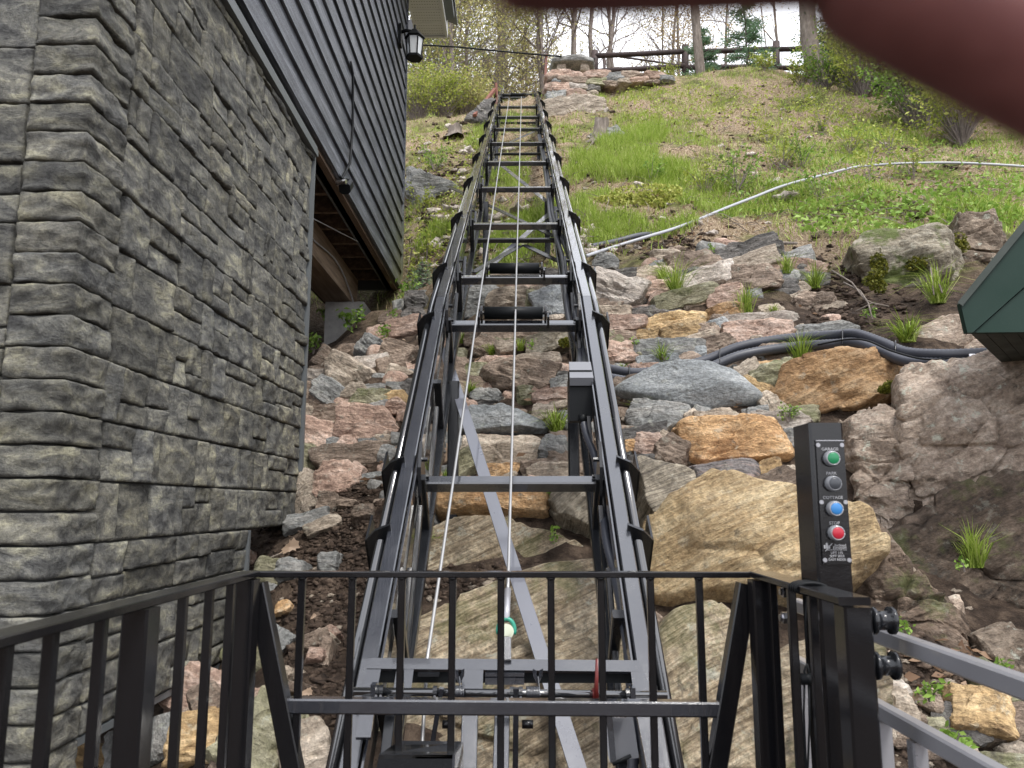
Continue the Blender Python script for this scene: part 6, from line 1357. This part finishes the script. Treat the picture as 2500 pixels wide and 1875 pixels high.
conifer(1828, 232, 17.5, 3.6, .035, 'young blue-green pine sapling in front of the fence', 1, LP, 4600, nl=.10, wid=.2)
conifer(1720, 230, 18.2, 1.9, .02, 'small pine seedling at the foot of the straight grey trunk', 2, LP, 4200, nl=.09, wid=.3)
conifer(1925, 215, 22.5, 1.5, .03, 'fine-needled young conifer behind the third fence post', 3, LP, 1200, nl=.10, wid=.28)
conifer(1045, 230, 26, 13, .12, 'tall blue-green pine at the left behind the yellow trees', 4, LP, 11000, 22, nl=.18, wid=.2)
conifer(1180, 220, 34, 12, .12, 'distant pine between the leaning tree and the track', 5, LP, 9000, 20, nl=.2, wid=.18)
conifer(2100, 225, 18.5, 6, .07, 'dark cedar right of the thick trunk', 6, LC, 14000, 18, nl=.12, wid=.26)
conifer(2220, 260, 16, 6, .07, 'dark cedar further right behind the bushes', 7, LC, 12000, 18, nl=.12, wid=.28)
conifer(2330, 280, 15, 6, .07, 'rightmost dark cedar behind the finger', 8, LC, 9000, 16, nl=.12, wid=.28)
conifer(1030, 700, 8.3, .35, .006, 'small evergreen sprig beside the left rail under the house corner', 9, LP, 900, 6, nl=.03, wid=.5)
conifer(1620, 395 + 30, 10.6, .3, .006, 'tiny pine seedling in the tall grass', 10, LP, 500, 6, nl=.03, wid=.4)
# far woods as one mass
rg = np.random.default_rng(9); n = 60000
x = rg.uniform(-22, 34, n); y = rg.uniform(30, 52, n); hh = 4.0 + 2.4 * np.sin(x * .7) + 1.6 * np.sin(x * 1.9 + 1) + rg.random(n) * 1.2; z = 11 + np.clip(hh, 1.4, 9) * rg.random(n) ** 1.3
v, t = leaves(np.stack([x, y, z], 1), .075, rg, .2, .7)
tag(link('far_woods', npmesh('far_woods', v, t, tints(n, 4, rg, .5, .3)), LT), kind='stuff')
m_ = MB()
for i in range(50):
    x_, y_ = rg.uniform(-16, 28), rg.uniform(28, 50); P = Vector((x_, y_, 10)); l_ = rg.uniform(-.15, .15); m_.tube([P, P + Vector((l_ * 4, 0, 6)), P + Vector((l_ * 9, 0, 16))], [.06, .05, .02], 5, False)
    for k in range(12): q_ = P + Vector((l_ * 5, 0, rg.uniform(2, 12))); m_.tube([q_, q_ + Vector((rg.uniform(-1, 1), rg.uniform(-.5, .5), rg.uniform(.6, 1.6))) * 1.3], [.03, .01], 4, False)
tag(m_.build('far_trunks', BKp, None), kind='stuff')
rd = thing('red_marker', 'small red object glimpsed through the evergreens beside the fingertip', 'marker', tuple(W(2170, 172, 17)))
P = W(2170, 172, 16.6); one('tube', [P + Vector((0, 0, -.07)), P + Vector((0, 0, -.05)), P + Vector((0, 0, .05)), P + Vector((0, 0, .07))], [.08, .11, .10, .05], 10).build('marker_head', mat('bright_red', (.6, .03, .03), .5), rd, True)
one('tube', [P + Vector((0, 0, -.07)), (P.x, P.y, hgt(P.x, P.y) - .1)], .02, 6).build('marker_stake', BK, rd, True)
# ================================================================ hand with the finger over the lens
SK = mat('skin', (.17, .062, .058), .6); g = G(SK); n1 = g.noise(g.coord((1, 1, 1), False), 220, 4); n0 = g.noise(g.coord((1, 1, 1), False), 60, 4); g.col(g.ramp(n0, [(.35, (.15, .050, .046)), (.65, (.25, .095, .085))])); g.nor(g.bump(n1, .4, .0008)); SK.node_tree.nodes['Principled BSDF'].inputs['Subsurface Weight'].default_value = .25
SK.node_tree.nodes['Principled BSDF'].inputs['Subsurface Radius'].default_value = (.01, .003, .002)
def chain_skin(chains, name, mt, parent):
    """chains: list of [(pos, radius), ...]; a chain starting with an int joins vertex of chain 0"""
    vs = []; es = []; rs_ = []
    for ch in chains:
        prev = None
        for it in ch:
            if isinstance(it, int): prev = it; continue
            vs.append(tuple(it[0])); rs_.append(it[1]); k = len(vs) - 1
            if prev is not None: es.append((prev, k))
            prev = k
    me = bpy.data.meshes.new(name); me.from_pydata(vs, es, []); o = bpy.data.objects.new(name, me); COL.objects.link(o)
    sk = o.modifiers.new('s', 'SKIN'); sk.use_smooth_shade = True
    for i, r_ in enumerate(rs_): me.skin_vertices[0].data[i].radius = (r_, r_)
    me.skin_vertices[0].data[0].use_root = True
    ss = o.modifiers.new('u', 'SUBSURF'); ss.levels = 2; ss.render_levels = 2
    dg = bpy.context.evaluated_depsgraph_get(); dg.update(); m2 = bpy.data.meshes.new_from_object(o.evaluated_get(dg)); bpy.data.objects.remove(o)
    m2.transform(Matrix.Translation(-wloc(parent))); m2.materials.clear(); return link(name, m2, mt, parent, True)
D = .088
def H(U, V, d=D): return WD(U, V, d)
palm = Vector((.135, .075, -.005)); wrist = Vector((.165, .035, -.07)); elbow = Vector((.21, -.06, -.30))
person = thing('person', 'hand of the photographer with dark reddish fingertips over the upper right of the lens', 'person', tuple(elbow))
knI = H(3350, -260, .085); knM = H(3500, 520, .08)
chains = [[(palm, .022), (wrist, .021), (wrist.lerp(elbow, .35), .028), (elbow, .036)]]
chains.append([0, (knI, .011), (H(2550, -190), .0088), (H(1900, -155), .0084), (H(1270, -122), .0078), (H(1170, -108), .006)])
chains.append([0, (knM, .0115), (H(2960, 330), .0100), (H(2560, 130), .0098), (H(2180, -50), .0092), (H(2000, -125), .0078)])
chains.append([0, (Vector((.115, .085, -.03)), .010), (Vector((.085, .10, -.038)), .0085), (Vector((.072, .098, -.050)) + Vector((.02, 0, 0)), .0075), (Vector((.088, .088, -.056)) + Vector((.015, 0, 0)), .007)])
chains.append([0, (Vector((.128, .085, -.05)), .009), (Vector((.110, .102, -.062)), .0075), (Vector((.112, .100, -.074)), .0065)])
chains.append([0, (Vector((.125, .05, -.015)), .012), (Vector((.105, .02, -.02)), .010), (Vector((.09, .0, -.022)), .0085)])
chain_skin(chains, 'body', SK, person)
chain_skin([[(wrist.lerp(elbow, .5), .036), (elbow, .044), (elbow + (elbow - wrist) * .25, .046)]], 'sleeve', mat('dark_sleeve', (.04, .045, .06), .9), person)
